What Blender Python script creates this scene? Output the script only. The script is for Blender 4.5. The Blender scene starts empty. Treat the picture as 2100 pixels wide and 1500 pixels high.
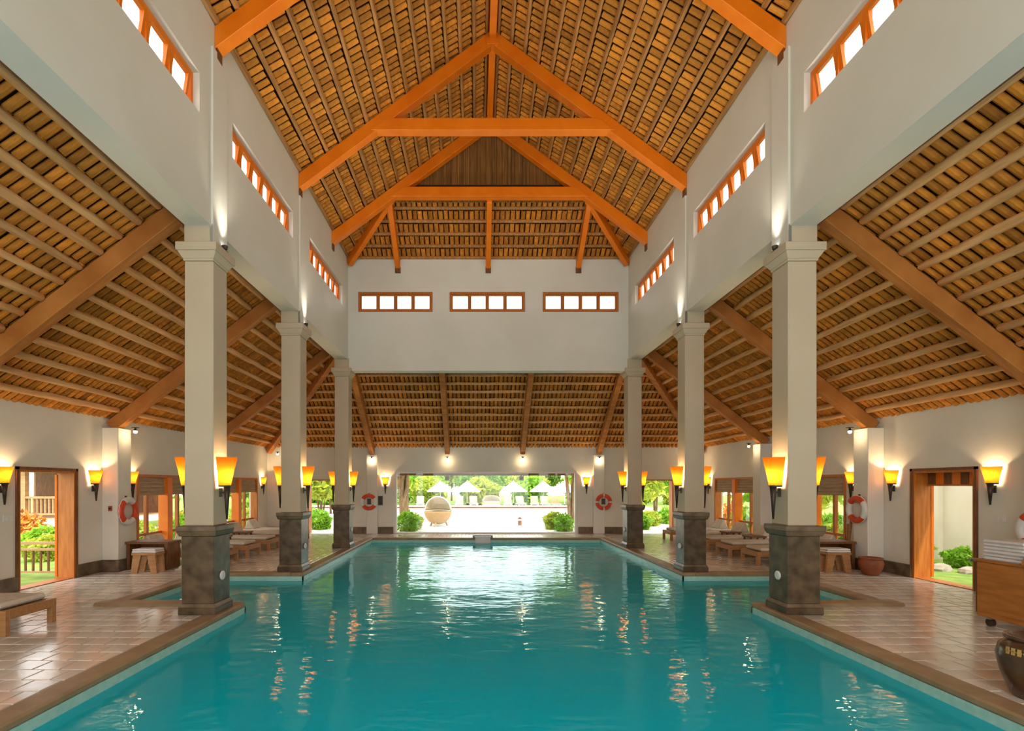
import bpy, bmesh, math, random
from mathutils import Vector, Matrix

random.seed(7)
R = math.radians
SC = bpy.context.scene
COL = SC.collection

# ------------------------------------------------------------------ camera
F, VX, HY, CH = 1050.0, 977.0, 996.0, 1.75          # focal length / vanishing point in px of the 2100x1500 frame
cam_d = bpy.data.cameras.new('camera')
cam_d.sensor_width = 36.0
cam_d.lens = F / 2100.0 * 36.0
cam_d.shift_x = (1050.0 - VX) / 2100.0
cam_d.shift_y = (HY - 750.0) / 2100.0
cam_d.clip_end = 500
cam = bpy.data.objects.new('camera', cam_d)
COL.objects.link(cam)
cam.location = (0, 0, CH)
cam.rotation_euler = (R(90), 0, 0)
SC.camera = cam

# ------------------------------------------------------------------ sky, sun, exposure
wd = bpy.data.worlds.new('sky')
SC.world = wd
wd.use_nodes = True
bg = wd.node_tree.nodes['Background']
bg.inputs[0].default_value = (1.0, 0.985, 0.95, 1)
bg.inputs[1].default_value = 1.2
sun_d = bpy.data.lights.new('sun', 'SUN')
sun_d.energy = 0.9
sun_d.color = (1.0, 0.95, 0.84)
sun_d.angle = R(1.5)
sun = bpy.data.objects.new('sun', sun_d)
COL.objects.link(sun)
sun.rotation_euler = Vector((-0.25, 0.62, -0.80)).to_track_quat('-Z', 'Y').to_euler()
SC.view_settings.view_transform = 'Standard'
SC.view_settings.look = 'None'
SC.view_settings.gamma = 1.0
SC.view_settings.use_curve_mapping = False
SC.view_settings.exposure = 1.72
cy = SC.cycles
cy.use_denoising = True
cy.use_adaptive_sampling = True
cy.adaptive_threshold = 0.03
cy.max_bounces = 5
cy.diffuse_bounces = 3
cy.glossy_bounces = 2
cy.transmission_bounces = 3
cy.transparent_max_bounces = 8
cy.caustics_reflective = False
cy.caustics_refractive = False
cy.sample_clamp_indirect = 4.0

UPLIGHT_W, SCONCE_W, WALL_SCONCE_W, BULB_W = 60.0, 11.0, 6.0, 1.0
WARM = (1.0, 0.70, 0.38)

# ------------------------------------------------------------------ layout (metres)
XL, XR = -3.77, 4.43                 # column centre lines
XC = 0.33                            # ridge
CY = [7.145, 10.585, 14.51]          # column rows
WL, WR, WF, WN = -7.6, 8.27, 18.6, -3.0   # inner faces of outer walls
CIL, CIR = -3.60, 4.26               # clerestory inner faces
COLL, COR = -3.95, 4.61              # clerestory outer faces
CEND = 14.36                         # end clerestory face
ZB, ZE = 5.28, 8.15                  # clerestory wall bottom / eave
SM = 0.743                           # main roof slope
SA, ZA = 0.775, 3.15                 # aisle roof slope, height at outer wall
PLx, PRx, PAL, PAR = -3.45, 4.11, -5.30, 5.96   # pool edges
PA0, PA1, PF, PN = 7.65, 10.20, 17.0, -1.5
CW = 0.25                            # coping width
ZW = -0.155                          # water level


def px_of(p):
    return (VX + p[0] * F / p[1], HY - (p[2] - CH) * F / p[1]) if p[1] > 0.05 else (-1e5, -1e5)


def in_frame(p, m=20):
    x, y = px_of(p)
    return -m < x < 2100 + m and -m < y < 1500 + m


# ------------------------------------------------------------------ materials
MATS = {}


def new_mat(name):
    m = bpy.data.materials.new(name)
    m.use_nodes = True
    MATS[name] = m
    nt = m.node_tree
    return m, nt, nt.nodes['Principled BSDF']


def sock(b, *names):
    for n in names:
        if n in b.inputs:
            return b.inputs[n]


def pm(name, c1, c2=None, rough=0.6, scale=6.0, stretch=(1, 1, 1), bump=0.0, bscale=None, spec=0.4,
       metal=0.0, vary=None, coat=0.0, detail=4.0):
    """principled material: two colours mixed by noise, optional per-piece variation and bump"""
    m, nt, b = new_mat(name)
    N, L = nt.nodes, nt.links
    c2 = c2 or c1
    tc = N.new('ShaderNodeTexCoord')
    mp = N.new('ShaderNodeMapping')
    mp.inputs['Scale'].default_value = stretch
    L.new(tc.outputs['Object'], mp.inputs[0])
    nz = N.new('ShaderNodeTexNoise')
    nz.inputs['Scale'].default_value = scale
    nz.inputs['Detail'].default_value = detail
    L.new(mp.outputs[0], nz.inputs['Vector'])
    mx = N.new('ShaderNodeMix')
    mx.data_type = 'RGBA'
    mx.inputs['A'].default_value = (*c1, 1)
    mx.inputs['B'].default_value = (*c2, 1)
    rp = N.new('ShaderNodeMapRange')
    rp.inputs[1].default_value, rp.inputs[2].default_value = 0.35, 0.65
    L.new(nz.outputs['Fac'], rp.inputs[0])
    L.new(rp.outputs[0], mx.inputs['Factor'])
    out = mx.outputs['Result']
    if vary:
        oi = N.new('ShaderNodeObjectInfo')
        ge = N.new('ShaderNodeNewGeometry')
        ad = N.new('ShaderNodeMath'); ad.operation = 'ADD'
        L.new(oi.outputs['Random'], ad.inputs[0]); L.new(ge.outputs['Random Per Island'], ad.inputs[1])
        fr = N.new('ShaderNodeMath'); fr.operation = 'FRACT'
        L.new(ad.outputs[0], fr.inputs[0])
        cr = N.new('ShaderNodeValToRGB')
        el = cr.color_ramp.elements
        while len(el) < len(vary):
            el.new(0.5)
        for i, v in enumerate(vary):
            el[i].position = i / (len(vary) - 1)
            el[i].color = (*v, 1)
        L.new(fr.outputs[0], cr.inputs[0])
        mu = N.new('ShaderNodeMix'); mu.data_type = 'RGBA'; mu.blend_type = 'MULTIPLY'
        mu.inputs['Factor'].default_value = 1.0
        L.new(out, mu.inputs['A']); L.new(cr.outputs[0], mu.inputs['B'])
        out = mu.outputs['Result']
    L.new(out, b.inputs['Base Color'])
    b.inputs['Roughness'].default_value = rough
    b.inputs['Metallic'].default_value = metal
    sock(b, 'Specular IOR Level', 'Specular').default_value = spec
    if coat:
        sock(b, 'Coat Weight', 'Clearcoat').default_value = coat
    if bump:
        n2 = N.new('ShaderNodeTexNoise')
        n2.inputs['Scale'].default_value = bscale or scale * 4
        n2.inputs['Detail'].default_value = 3
        L.new(mp.outputs[0], n2.inputs['Vector'])
        bp = N.new('ShaderNodeBump')
        bp.inputs['Strength'].default_value = bump
        bp.inputs['Distance'].default_value = 0.02
        L.new(n2.outputs['Fac'], bp.inputs['Height'])
        L.new(bp.outputs[0], b.inputs['Normal'])
    return m


V3 = [(0.55, 0.5, 0.45), (1.0, 1.0, 1.0), (0.75, 0.7, 0.62), (1.25, 1.15, 1.0), (0.65, 0.62, 0.6)]
pm('plaster', (0.74, 0.705, 0.61), (0.79, 0.76, 0.67), rough=0.8, scale=1.3, bump=0.08, bscale=14, spec=0.2)
pm('plaster_smooth', (0.72, 0.70, 0.615), (0.77, 0.75, 0.67), rough=0.55, scale=1.0, bump=0.03, bscale=10, spec=0.35)
pm('column_plaster', (0.53, 0.43, 0.30), (0.58, 0.48, 0.345), rough=0.5, scale=1.0, bump=0.03, bscale=10, spec=0.35)
pm('orange_wood', (0.78, 0.17, 0.003), (0.86, 0.215, 0.006), rough=0.42, scale=3, stretch=(1, 1, 1), bump=0.03, bscale=30, spec=0.4)
pm('door_wood', (0.42, 0.12, 0.015), (0.55, 0.18, 0.03), rough=0.45, scale=5, stretch=(6, 6, 0.6), bump=0.03, spec=0.4)
pm('dark_wood', (0.14, 0.055, 0.02), (0.22, 0.09, 0.03), rough=0.5, scale=5, stretch=(5, 5, 1), spec=0.35)
pm('aisle_rafter_wood', (0.40, 0.135, 0.022), (0.54, 0.21, 0.045), rough=0.6, scale=2, stretch=(1, 6, 1), bump=0.1, bscale=20)
pm('pole_wood', (0.62, 0.32, 0.12), (0.80, 0.48, 0.22), rough=0.7, scale=3, stretch=(6, 0.6, 6), bump=0.25, bscale=9,
   vary=[(0.85, 0.85, 0.85), (1.1, 1.05, 1.0), (0.95, 0.9, 0.9)])
pm('purlin_wood', (0.36, 0.155, 0.035), (0.54, 0.26, 0.08), rough=0.7, scale=3, stretch=(6, 0.6, 6), bump=0.3, bscale=9,
   vary=[(0.75, 0.75, 0.78), (1.1, 1.05, 1.0), (0.9, 0.9, 0.9)])
pm('roof_tile', (0.46, 0.165, 0.018), (0.66, 0.27, 0.036), rough=0.75, scale=6, stretch=(3, 1, 3), bump=0.4, bscale=18, spec=0.25, vary=V3)
pm('roof_shade_deck', (0.05, 0.02, 0.007), (0.07, 0.03, 0.012), rough=0.9, scale=4, spec=0.1)  # near-black colour stands in for the shade in the tile gaps
pm('reed', (0.25, 0.12, 0.03), (0.36, 0.19, 0.06), rough=0.8, scale=4, stretch=(8, 8, 0.5), vary=V3, spec=0.2)
pm('marble', (0.048, 0.027, 0.011), (0.145, 0.095, 0.05), rough=0.3, scale=5, bump=0.05, spec=0.5, detail=9)
pm('marble_trim', (0.10, 0.066, 0.036), (0.20, 0.14, 0.085), rough=0.35, scale=6, spec=0.5, detail=8)
pm('floor_tile', (0.61, 0.56, 0.485), (0.75, 0.70, 0.62), rough=0.18, scale=2.5, bump=0.10, bscale=7, spec=0.5, detail=6,
   vary=[(0.82, 0.79, 0.76), (1.0, 0.97, 0.95), (0.9, 0.88, 0.86), (1.1, 1.05, 1.0)])
pm('grout', (0.20, 0.14, 0.09), (0.26, 0.19, 0.13), rough=0.7, scale=20, spec=0.2)
pm('coping_stone', (0.28, 0.18, 0.09), (0.36, 0.25, 0.14), rough=0.42, scale=4, bump=0.05, bscale=50, spec=0.4, detail=8)
pm('pool_tile', (0.10, 0.60, 0.64), (0.12, 0.66, 0.70), rough=0.4, scale=8)
pm('waterline_tile', (0.34, 0.60, 0.52), (0.42, 0.68, 0.60), rough=0.3, scale=12)
pm('dark_metal', (0.055, 0.04, 0.03), (0.08, 0.06, 0.045), rough=0.45, scale=12, metal=0.5)
pm('white_paint', (0.78, 0.76, 0.70), (0.82, 0.80, 0.75), rough=0.5, scale=4)
pm('white_plastic', (0.75, 0.74, 0.70), rough=0.35)
pm('ring_orange', (0.62, 0.055, 0.012), (0.70, 0.07, 0.015), rough=0.45, scale=5)
pm('lounger_wood', (0.36, 0.17, 0.06), (0.46, 0.23, 0.09), rough=0.45, scale=4, stretch=(1, 6, 6), bump=0.04)
pm('mattress_cloth', (0.62, 0.55, 0.44), (0.70, 0.63, 0.52), rough=0.9, scale=9, bump=0.1, bscale=120, spec=0.1)
pm('sunbed_cloth', (0.46, 0.36, 0.20), (0.56, 0.45, 0.27), rough=0.9, scale=9, spec=0.1)
pm('towel_cloth', (0.72, 0.69, 0.68), (0.80, 0.77, 0.75), rough=0.95, scale=9, bump=0.3, bscale=90, spec=0.1)
pm('blind_cloth', (0.42, 0.30, 0.19), (0.52, 0.39, 0.26), rough=0.9, scale=3, stretch=(1, 1, 12), bump=0.15, bscale=40, spec=0.1)
pm('trolley_wood', (0.36, 0.13, 0.022), (0.48, 0.19, 0.04), rough=0.4, scale=2.5, stretch=(1, 1, 6), spec=0.4)
pm('clay', (0.20, 0.055, 0.02), (0.30, 0.085, 0.03), rough=0.6, scale=5, bump=0.1)
pm('glazed_jar', (0.07, 0.032, 0.015), (0.13, 0.06, 0.025), rough=0.25, scale=5, coat=0.3)
pm('gold_paint', (0.55, 0.33, 0.09), rough=0.5)
pm('steel', (0.45, 0.45, 0.44), rough=0.3, metal=0.9)
pm('sign_face', (0.16, 0.13, 0.11), (0.22, 0.18, 0.15), rough=0.5, scale=14)
pm('red_box', (0.35, 0.06, 0.02), rough=0.5)
pm('terrace', (0.70, 0.67, 0.61), (0.76, 0.73, 0.67), rough=0.7, scale=1.5)
pm('grass', (0.14, 0.26, 0.035), (0.26, 0.36, 0.06), rough=0.9, scale=3)
pm('soil_path', (0.50, 0.42, 0.30), (0.60, 0.52, 0.40), rough=0.9, scale=2)
pm('bark', (0.13, 0.08, 0.04), (0.26, 0.17, 0.09), rough=0.9, scale=6, stretch=(4, 4, 0.7), bump=0.4, bscale=12)
LV = [(0.55, 0.6, 0.5), (1, 1, 1), (1.5, 1.3, 0.8), (0.75, 0.85, 0.7), (1.25, 1.15, 0.9)]
pm('wicker', (0.42, 0.24, 0.10), (0.55, 0.34, 0.16), rough=0.7, scale=30, bump=0.4, bscale=80)
pm('wicker_pale', (0.66, 0.58, 0.42), (0.76, 0.68, 0.52), rough=0.7, scale=30, bump=0.4, bscale=80)
pm('canvas', (0.86, 0.84, 0.78), (0.90, 0.88, 0.83), rough=0.9, scale=4)
pm('rock', (0.34, 0.28, 0.22), (0.46, 0.40, 0.32), rough=0.8, scale=5, bump=0.3)
pm('garden_wall', (0.74, 0.66, 0.54), (0.80, 0.73, 0.62), rough=0.9, scale=1.5)
pm('deck_wood', (0.42, 0.22, 0.10), (0.52, 0.30, 0.15), rough=0.6, scale=3, stretch=(1, 1, 5))
pm('flower_leaf', (0.60, 0.17, 0.03), (0.72, 0.30, 0.05), rough=0.7, scale=4, vary=LV)


def leaf_mat(name, c1, c2):
    m = pm(name, c1, c2, rough=0.55, scale=1.2, vary=LV, spec=0.3)
    nt = m.node_tree
    b = nt.nodes['Principled BSDF']
    tr = nt.nodes.new('ShaderNodeBsdfTranslucent')
    src = b.inputs['Base Color'].links[0].from_socket
    nt.links.new(src, tr.inputs[0])
    mx = nt.nodes.new('ShaderNodeMixShader')
    mx.inputs[0].default_value = 0.4
    nt.links.new(b.outputs[0], mx.inputs[1]); nt.links.new(tr.outputs[0], mx.inputs[2])
    nt.links.new(mx.outputs[0], nt.nodes['Material Output'].inputs[0])


leaf_mat('leaf_green', (0.20, 0.44, 0.035), (0.32, 0.56, 0.06))
leaf_mat('leaf_light', (0.36, 0.48, 0.06), (0.52, 0.57, 0.11))
leaf_mat('leaf_dark', (0.11, 0.27, 0.045), (0.18, 0.36, 0.06))


def emit_mat(name, col, strength):
    m, nt, b = new_mat(name)
    b.inputs['Base Color'].default_value = (*col, 1)
    sock(b, 'Emission Color', 'Emission').default_value = (*col, 1)
    b.inputs['Emission Strength'].default_value = strength


emit_mat('bulb_glow', (1.0, 0.72, 0.36), 14.0)
emit_mat('cool_glow', (0.85, 0.95, 1.0), 2.5)


def shade_mat():
    m, nt, b = new_mat('amber_shade')
    N, L = nt.nodes, nt.links
    tr = N.new('ShaderNodeBsdfTranslucent')
    tr.inputs[0].default_value = (0.15, 0.043, 0.0022, 1)
    df = N.new('ShaderNodeBsdfDiffuse')
    df.inputs[0].default_value = (0.26, 0.085, 0.007, 1)
    mx = N.new('ShaderNodeMixShader'); mx.inputs[0].default_value = 0.35
    L.new(tr.outputs[0], mx.inputs[1]); L.new(df.outputs[0], mx.inputs[2])
    em = N.new('ShaderNodeEmission')
    em.inputs[0].default_value = (1.0, 0.30, 0.02, 1)
    em.inputs[1].default_value = 0.05
    ad = N.new('ShaderNodeAddShader')
    L.new(mx.outputs[0], ad.inputs[0]); L.new(em.outputs[0], ad.inputs[1])
    L.new(ad.outputs[0], N['Material Output'].inputs[0])


shade_mat()


def glass_mat():
    m, nt, b = new_mat('pane_glass')
    N, L = nt.nodes, nt.links
    N.remove(b)
    tr = N.new('ShaderNodeBsdfTransparent'); tr.inputs[0].default_value = (0.95, 0.96, 0.95, 1)
    gl = N.new('ShaderNodeBsdfGlossy'); gl.inputs['Roughness'].default_value = 0.02
    lw = N.new('ShaderNodeLayerWeight')
    pw = N.new('ShaderNodeMath'); pw.operation = 'POWER'; pw.inputs[1].default_value = 5.0
    L.new(lw.outputs['Facing'], pw.inputs[0])
    fr = N.new('ShaderNodeMath'); fr.operation = 'MULTIPLY_ADD'; fr.inputs[1].default_value = 0.80; fr.inputs[2].default_value = 0.03
    L.new(pw.outputs[0], fr.inputs[0])
    mx = N.new('ShaderNodeMixShader')
    L.new(fr.outputs[0], mx.inputs[0]); L.new(tr.outputs[0], mx.inputs[1]); L.new(gl.outputs[0], mx.inputs[2])
    L.new(mx.outputs[0], N['Material Output'].inputs[0])


glass_mat()


def water_mat():
    m, nt, b = new_mat('pool_water')
    N, L = nt.nodes, nt.links
    N.remove(b)
    tc = N.new('ShaderNodeTexCoord')
    mp = N.new('ShaderNodeMapping'); mp.inputs['Scale'].default_value = (0.8, 1.5, 1)
    L.new(tc.outputs['Object'], mp.inputs[0])
    n1 = N.new('ShaderNodeTexNoise'); n1.inputs['Scale'].default_value = 1.3; n1.inputs['Detail'].default_value = 2.0
    n2 = N.new('ShaderNodeTexNoise'); n2.inputs['Scale'].default_value = 5.0; n2.inputs['Detail'].default_value = 2.0
    L.new(mp.outputs[0], n1.inputs['Vector']); L.new(mp.outputs[0], n2.inputs['Vector'])
    ml = N.new('ShaderNodeMath'); ml.operation = 'MULTIPLY_ADD'
    ml.inputs[1].default_value = 0.36
    L.new(n2.outputs['Fac'], ml.inputs[0]); L.new(n1.outputs['Fac'], ml.inputs[2])
    bp = N.new('ShaderNodeBump'); bp.inputs['Strength'].default_value = 0.34; bp.inputs['Distance'].default_value = 0.05
    L.new(ml.outputs[0], bp.inputs['Height'])
    gl = N.new('ShaderNodeBsdfGlossy'); gl.inputs['Roughness'].default_value = 0.015
    gl.inputs[0].default_value = (0.74, 0.93, 0.95, 1)
    L.new(bp.outputs[0], gl.inputs['Normal'])
    df = N.new('ShaderNodeBsdfDiffuse'); df.inputs[0].default_value = (0.0, 0.58, 0.74, 1)
    tr = N.new('ShaderNodeBsdfTransparent'); tr.inputs[0].default_value = (0.15, 0.85, 0.90, 1)
    mb = N.new('ShaderNodeMixShader'); mb.inputs[0].default_value = 0.8
    L.new(tr.outputs[0], mb.inputs[1]); L.new(df.outputs[0], mb.inputs[2])
    fr = N.new('ShaderNodeFresnel'); fr.inputs[0].default_value = 1.33
    L.new(bp.outputs[0], fr.inputs['Normal'])
    mx = N.new('ShaderNodeMixShader')
    L.new(fr.outputs[0], mx.inputs[0]); L.new(mb.outputs[0], mx.inputs[1]); L.new(gl.outputs[0], mx.inputs[2])
    L.new(mx.outputs[0], N['Material Output'].inputs[0])


water_mat()


# ------------------------------------------------------------------ mesh helpers
class MB:
    def __init__(s):
        s.v, s.f = [], []

    def add(s, vs, fs):
        o = len(s.v)
        s.v += [tuple(p) for p in vs]
        s.f += [tuple(i + o for i in f) for f in fs]
        return s

    def box(s, x0, x1, y0, y1, z0, z1):
        if x0 > x1: x0, x1 = x1, x0
        if y0 > y1: y0, y1 = y1, y0
        if z0 > z1: z0, z1 = z1, z0
        return s.add([(x0, y0, z0), (x1, y0, z0), (x1, y1, z0), (x0, y1, z0), (x0, y0, z1), (x1, y0, z1), (x1, y1, z1), (x0, y1, z1)],
                     [(0, 3, 2, 1), (4, 5, 6, 7), (0, 1, 5, 4), (1, 2, 6, 5), (2, 3, 7, 6), (3, 0, 4, 7)])

    def frustum(s, a, za, b, zb):
        """a, b = (x0,x1,y0,y1) rectangles at heights za < zb"""
        return s.add([(a[0], a[2], za), (a[1], a[2], za), (a[1], a[3], za), (a[0], a[3], za),
                      (b[0], b[2], zb), (b[1], b[2], zb), (b[1], b[3], zb), (b[0], b[3], zb)],
                     [(0, 3, 2, 1), (4, 5, 6, 7), (0, 1, 5, 4), (1, 2, 6, 5), (2, 3, 7, 6), (3, 0, 4, 7)])

    def beam(s, p, q, w, h, up=(0, 0, 1), top=True):
        """bar from p to q; p,q on the centre of the TOP face (or axis), w across, h down"""
        p, q = Vector(p), Vector(q)
        d = (q - p).normalized()
        side = d.cross(Vector(up)).normalized()
        n = side.cross(d).normalized()
        a, b = (0.0, -h) if top else (h / 2, -h / 2)
        vs = []
        for e in (p, q):
            for sx, t in ((-1, b), (1, b), (1, a), (-1, a)):
                vs.append(e + side * (w / 2 * sx) + n * t)
        return s.add(vs, [(0, 1, 2, 3), (7, 6, 5, 4), (0, 4, 5, 1), (1, 5, 6, 2), (2, 6, 7, 3), (3, 7, 4, 0)])

    def prism(s, poly, axis, a, b):
        """extrude 2D polygon along axis ('x': poly is (y,z); 'y': (x,z); 'z': (x,y))"""
        n = len(poly)
        def P(u, v, t):
            return (t, u, v) if axis == 'x' else (u, t, v) if axis == 'y' else (u, v, t)
        vs = [P(u, v, a) for u, v in poly] + [P(u, v, b) for u, v in poly]
        fs = [tuple(range(n)), tuple(range(2 * n - 1, n - 1, -1))]
        fs += [(i, i + n, (i + 1) % n + n, (i + 1) % n) for i in range(n)]
        return s.add(vs, fs)

    def tube(s, pts, rad, seg=8, cap=True):
        pts = [Vector(p) for p in pts]
        rad = rad if isinstance(rad, (list, tuple)) else [rad] * len(pts)
        vs, fs = [], []
        for i, p in enumerate(pts):
            d = (pts[min(i + 1, len(pts) - 1)] - pts[max(i - 1, 0)]).normalized()
            u = d.cross(Vector((0, 0, 1)) if abs(d.z) < 0.95 else Vector((1, 0, 0))).normalized()
            w = d.cross(u)
            for k in range(seg):
                a = 2 * math.pi * k / seg
                vs.append(p + (u * math.cos(a) + w * math.sin(a)) * rad[i])
        for i in range(len(pts) - 1):
            for k in range(seg):
                a, b = i * seg + k, i * seg + (k + 1) % seg
                fs.append((a, b, b + seg, a + seg))
        if cap:
            fs.append(tuple(range(seg - 1, -1, -1)))
            fs.append(tuple((len(pts) - 1) * seg + k for k in range(seg)))
        return s.add(vs, fs)

    def lathe(s, prof, seg=20, a0=0.0, a1=360.0, sx=1.0, sy=1.0, o=(0, 0, 0)):
        full = abs(a1 - a0 - 360) < 1e-6
        n = seg if full else seg + 1
        vs, fs = [], []
        for r, z in prof:
            for k in range(n):
                a = R(a0 + (a1 - a0) * k / seg)
                vs.append((o[0] + r * math.cos(a) * sx, o[1] + r * math.sin(a) * sy, o[2] + z))
        for i in range(len(prof) - 1):
            for k in range(seg):
                a, b = i * n + k, i * n + (k + 1) % n
                fs.append((a, b, b + n, a + n))
        return s.add(vs, fs)

    def mesh(s, name, mat, smooth=False, bevel=0.0, solid=0.0):
        me = bpy.data.meshes.new(name)
        me.from_pydata(s.v, [], s.f)
        bm = bmesh.new(); bm.from_mesh(me)
        bmesh.ops.recalc_face_normals(bm, faces=bm.faces)
        if solid:
            bmesh.ops.solidify(bm, geom=bm.faces[:], thickness=solid)
        if bevel:
            es = [e for e in bm.edges if len(e.link_faces) == 2 and e.calc_face_angle(0) > 0.6]
            bmesh.ops.bevel(bm, geom=es, offset=bevel, segments=1, affect='EDGES', clamp_overlap=True)
        bm.to_mesh(me); bm.free()
        if smooth:
            me.polygons.foreach_set('use_smooth', [True] * len(me.polygons))
        me.materials.append(MATS[mat])
        return me

    def build(s, name, mat, parent=None, smooth=False, bevel=0.0, solid=0.0):
        return link(name, s.mesh(name, mat, smooth, bevel, solid), parent)


def link(name, data, parent=None, mw=None):
    o = bpy.data.objects.new(name, data)
    COL.objects.link(o)
    if parent:
        o.parent = parent
    if mw is not None:
        o.matrix_basis = mw
    return o


def tag(o, label, cat, group=None):
    o['label'], o['category'] = label, cat
    if group:
        o['group'] = group
    return o


def struct(o):
    o['kind'] = 'structure'
    return o


def empty(name, loc=(0, 0, 0), rz=0.0):
    o = link(name, None)
    o.empty_display_size = 0.1
    o.location = loc
    o.rotation_euler = (0, 0, rz)
    return o


def thing(name, label, cat, loc=(0, 0, 0), rz=0.0, group=None):
    return tag(empty(name, loc, rz), label, cat, group)


def copy_tree(o, parent=None):
    c = o.copy()
    COL.objects.link(c)
    if parent:
        c.parent = parent
    for ch in o.children:
        copy_tree(ch, c)
    return c


def point_light(name, parent, loc, watt, col=WARM, rad=0.03):
    d = bpy.data.lights.new(name, 'POINT')
    d.energy, d.color, d.shadow_soft_size = watt, col, rad
    o = link(name, d, parent)
    o.location = loc
    return o


def wall_mesh(axis, n0, n1, u0, u1, z0, z1, holes=()):
    """slab with rectangular holes (ua,ub,za,zb); axis 'x' = slab normal along x (u is y)"""
    us = sorted({u0, u1} | {min(max(h[i], u0), u1) for h in holes for i in (0, 1)})
    zs = sorted({z0, z1} | {min(max(h[i], z0), z1) for h in holes for i in (2, 3)})
    nu, nz = len(us) - 1, len(zs) - 1
    def solid(i, j):
        if not (0 <= i < nu and 0 <= j < nz):
            return False
        cu, cz = (us[i] + us[i + 1]) / 2, (zs[j] + zs[j + 1]) / 2
        return not any(h[0] < cu < h[1] and h[2] < cz < h[3] for h in holes)
    m = MB()
    idx = {}
    def V(i, j, k):
        key = (i, j, k)
        if key not in idx:
            n = n1 if k else n0
            idx[key] = len(m.v)
            m.v.append((n, us[i], zs[j]) if axis == 'x' else (us[i], n, zs[j]))
        return idx[key]
    for i in range(nu):
        for j in range(nz):
            if not solid(i, j):
                continue
            m.f.append((V(i, j, 0), V(i + 1, j, 0), V(i + 1, j + 1, 0), V(i, j + 1, 0)))
            m.f.append((V(i, j, 1), V(i, j + 1, 1), V(i + 1, j + 1, 1), V(i + 1, j, 1)))
            if not solid(i - 1, j): m.f.append((V(i, j, 0), V(i, j + 1, 0), V(i, j + 1, 1), V(i, j, 1)))
            if not solid(i + 1, j): m.f.append((V(i + 1, j, 0), V(i + 1, j, 1), V(i + 1, j + 1, 1), V(i + 1, j + 1, 0)))
            if not solid(i, j - 1): m.f.append((V(i, j, 0), V(i, j, 1), V(i + 1, j, 1), V(i + 1, j, 0)))
            if not solid(i, j + 1): m.f.append((V(i, j + 1, 0), V(i + 1, j + 1, 0), V(i + 1, j + 1, 1), V(i, j + 1, 1)))
    return m


# ================================================================== FLOOR AND POOL
OUT = [  # deck rectangles (x0,x1,y0,y1) up to the outer edge of the coping
    (WL, PLx - CW, WN, PA0 - CW), (WL, PAL - CW, PA0 - CW, PA1 + CW), (WL, PLx - CW, PA1 + CW, WF),
    (PRx + CW, WR, WN, PA0 - CW), (PAR + CW, WR, PA0 - CW, PA1 + CW), (PRx + CW, WR, PA1 + CW, WF),
    (PLx - CW, PRx + CW, PF + CW, WF)]
m = MB()
for r in OUT:
    m.box(*r, -0.25, -0.012)
floor = struct(m.build('floor', 'grout'))

TP, TG = 0.256, 0.010
tile_me = []
for k in range(3):
    t = MB(); h = (TP - TG) / 2 - 0.001 * k
    t.frustum((-h, h, -h, h), -0.012, (-h + 0.006, h - 0.006, -h + 0.006, h - 0.006), 0.0)
    tile_me.append(t.mesh('floor_tile', 'floor_tile'))
cands, field = [], MB()
for (x0, x1, y0, y1) in OUT:
    j0, j1 = math.floor(y0 / TP), math.ceil(y1 / TP)
    for j in range(j0, j1):
        off = 0.5 * TP * (j % 2)
        for i in range(math.floor((x0 - off) / TP), math.ceil((x1 - off) / TP)):
            a0, a1 = i * TP + off, (i + 1) * TP + off
            b0, b1 = j * TP, (j + 1) * TP
            c0, c1, d0, d1 = max(a0, x0), min(a1, x1), max(b0, y0), min(b1, y1)
            if c1 - c0 < 0.03 or d1 - d0 < 0.03:
                continue
            whole = c1 - c0 > TP - 1e-4 and d1 - d0 > TP - 1e-4
            c = ((c0 + c1) / 2, (d0 + d1) / 2, 0)
            if whole and in_frame(c, 0):
                cands.append(c)
            else:
                g = TG / 2
                z = random.uniform(-0.002, 0.001)
                field.frustum((c0 + g, c1 - g, d0 + g, d1 - g), -0.012,
                              (c0 + g + .006, c1 - g - .006, d0 + g + .006, d1 - g - .006), z)
cands.sort(key=lambda c: c[1])
for n, c in enumerate(cands):
    z = random.uniform(-0.002, 0.001)
    if n < 300:
        mw = Matrix.Translation((c[0], c[1], z)) @ Matrix.Rotation(random.uniform(-.004, .004), 4, 'X') @ Matrix.Rotation(random.uniform(-.004, .004), 4, 'Y')
        link('floor_tile', tile_me[n % 3], floor, mw)
    else:
        h = (TP - TG) / 2
        field.frustum((c[0] - h, c[0] + h, c[1] - h, c[1] + h), -0.012,
                      (c[0] - h + .006, c[0] + h - .006, c[1] - h + .006, c[1] + h - .006), z)
o = field.build('floor_tile_field', 'floor_tile', floor); o['kind'] = 'stuff'

# coping: one rounded run for every edge of the pool
def coping(x0, x1, y0, y1, z1=0.006):
    MB().box(x0, x1, y0, y1, -0.07, z1).build('coping', 'coping_stone', floor, bevel=0.018)
for s, xi, xa in ((-1, PLx, PAL), (1, PRx, PAR)):
    coping(xi, xi + s * CW, PN - CW, PA0)
    coping(xi, xi + s * CW, PA1, PF + CW)
    coping(xa, xa + s * CW, PA0, PA1)
    coping(xi + s * CW, xa + s * CW, PA0 - CW, PA0, 0.045)
    coping(xi + s * CW, xa + s * CW, PA1, PA1 + CW)
coping(PLx, PRx, PF, PF + CW)
coping(PLx, PRx, PN - CW, PN)
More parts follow.
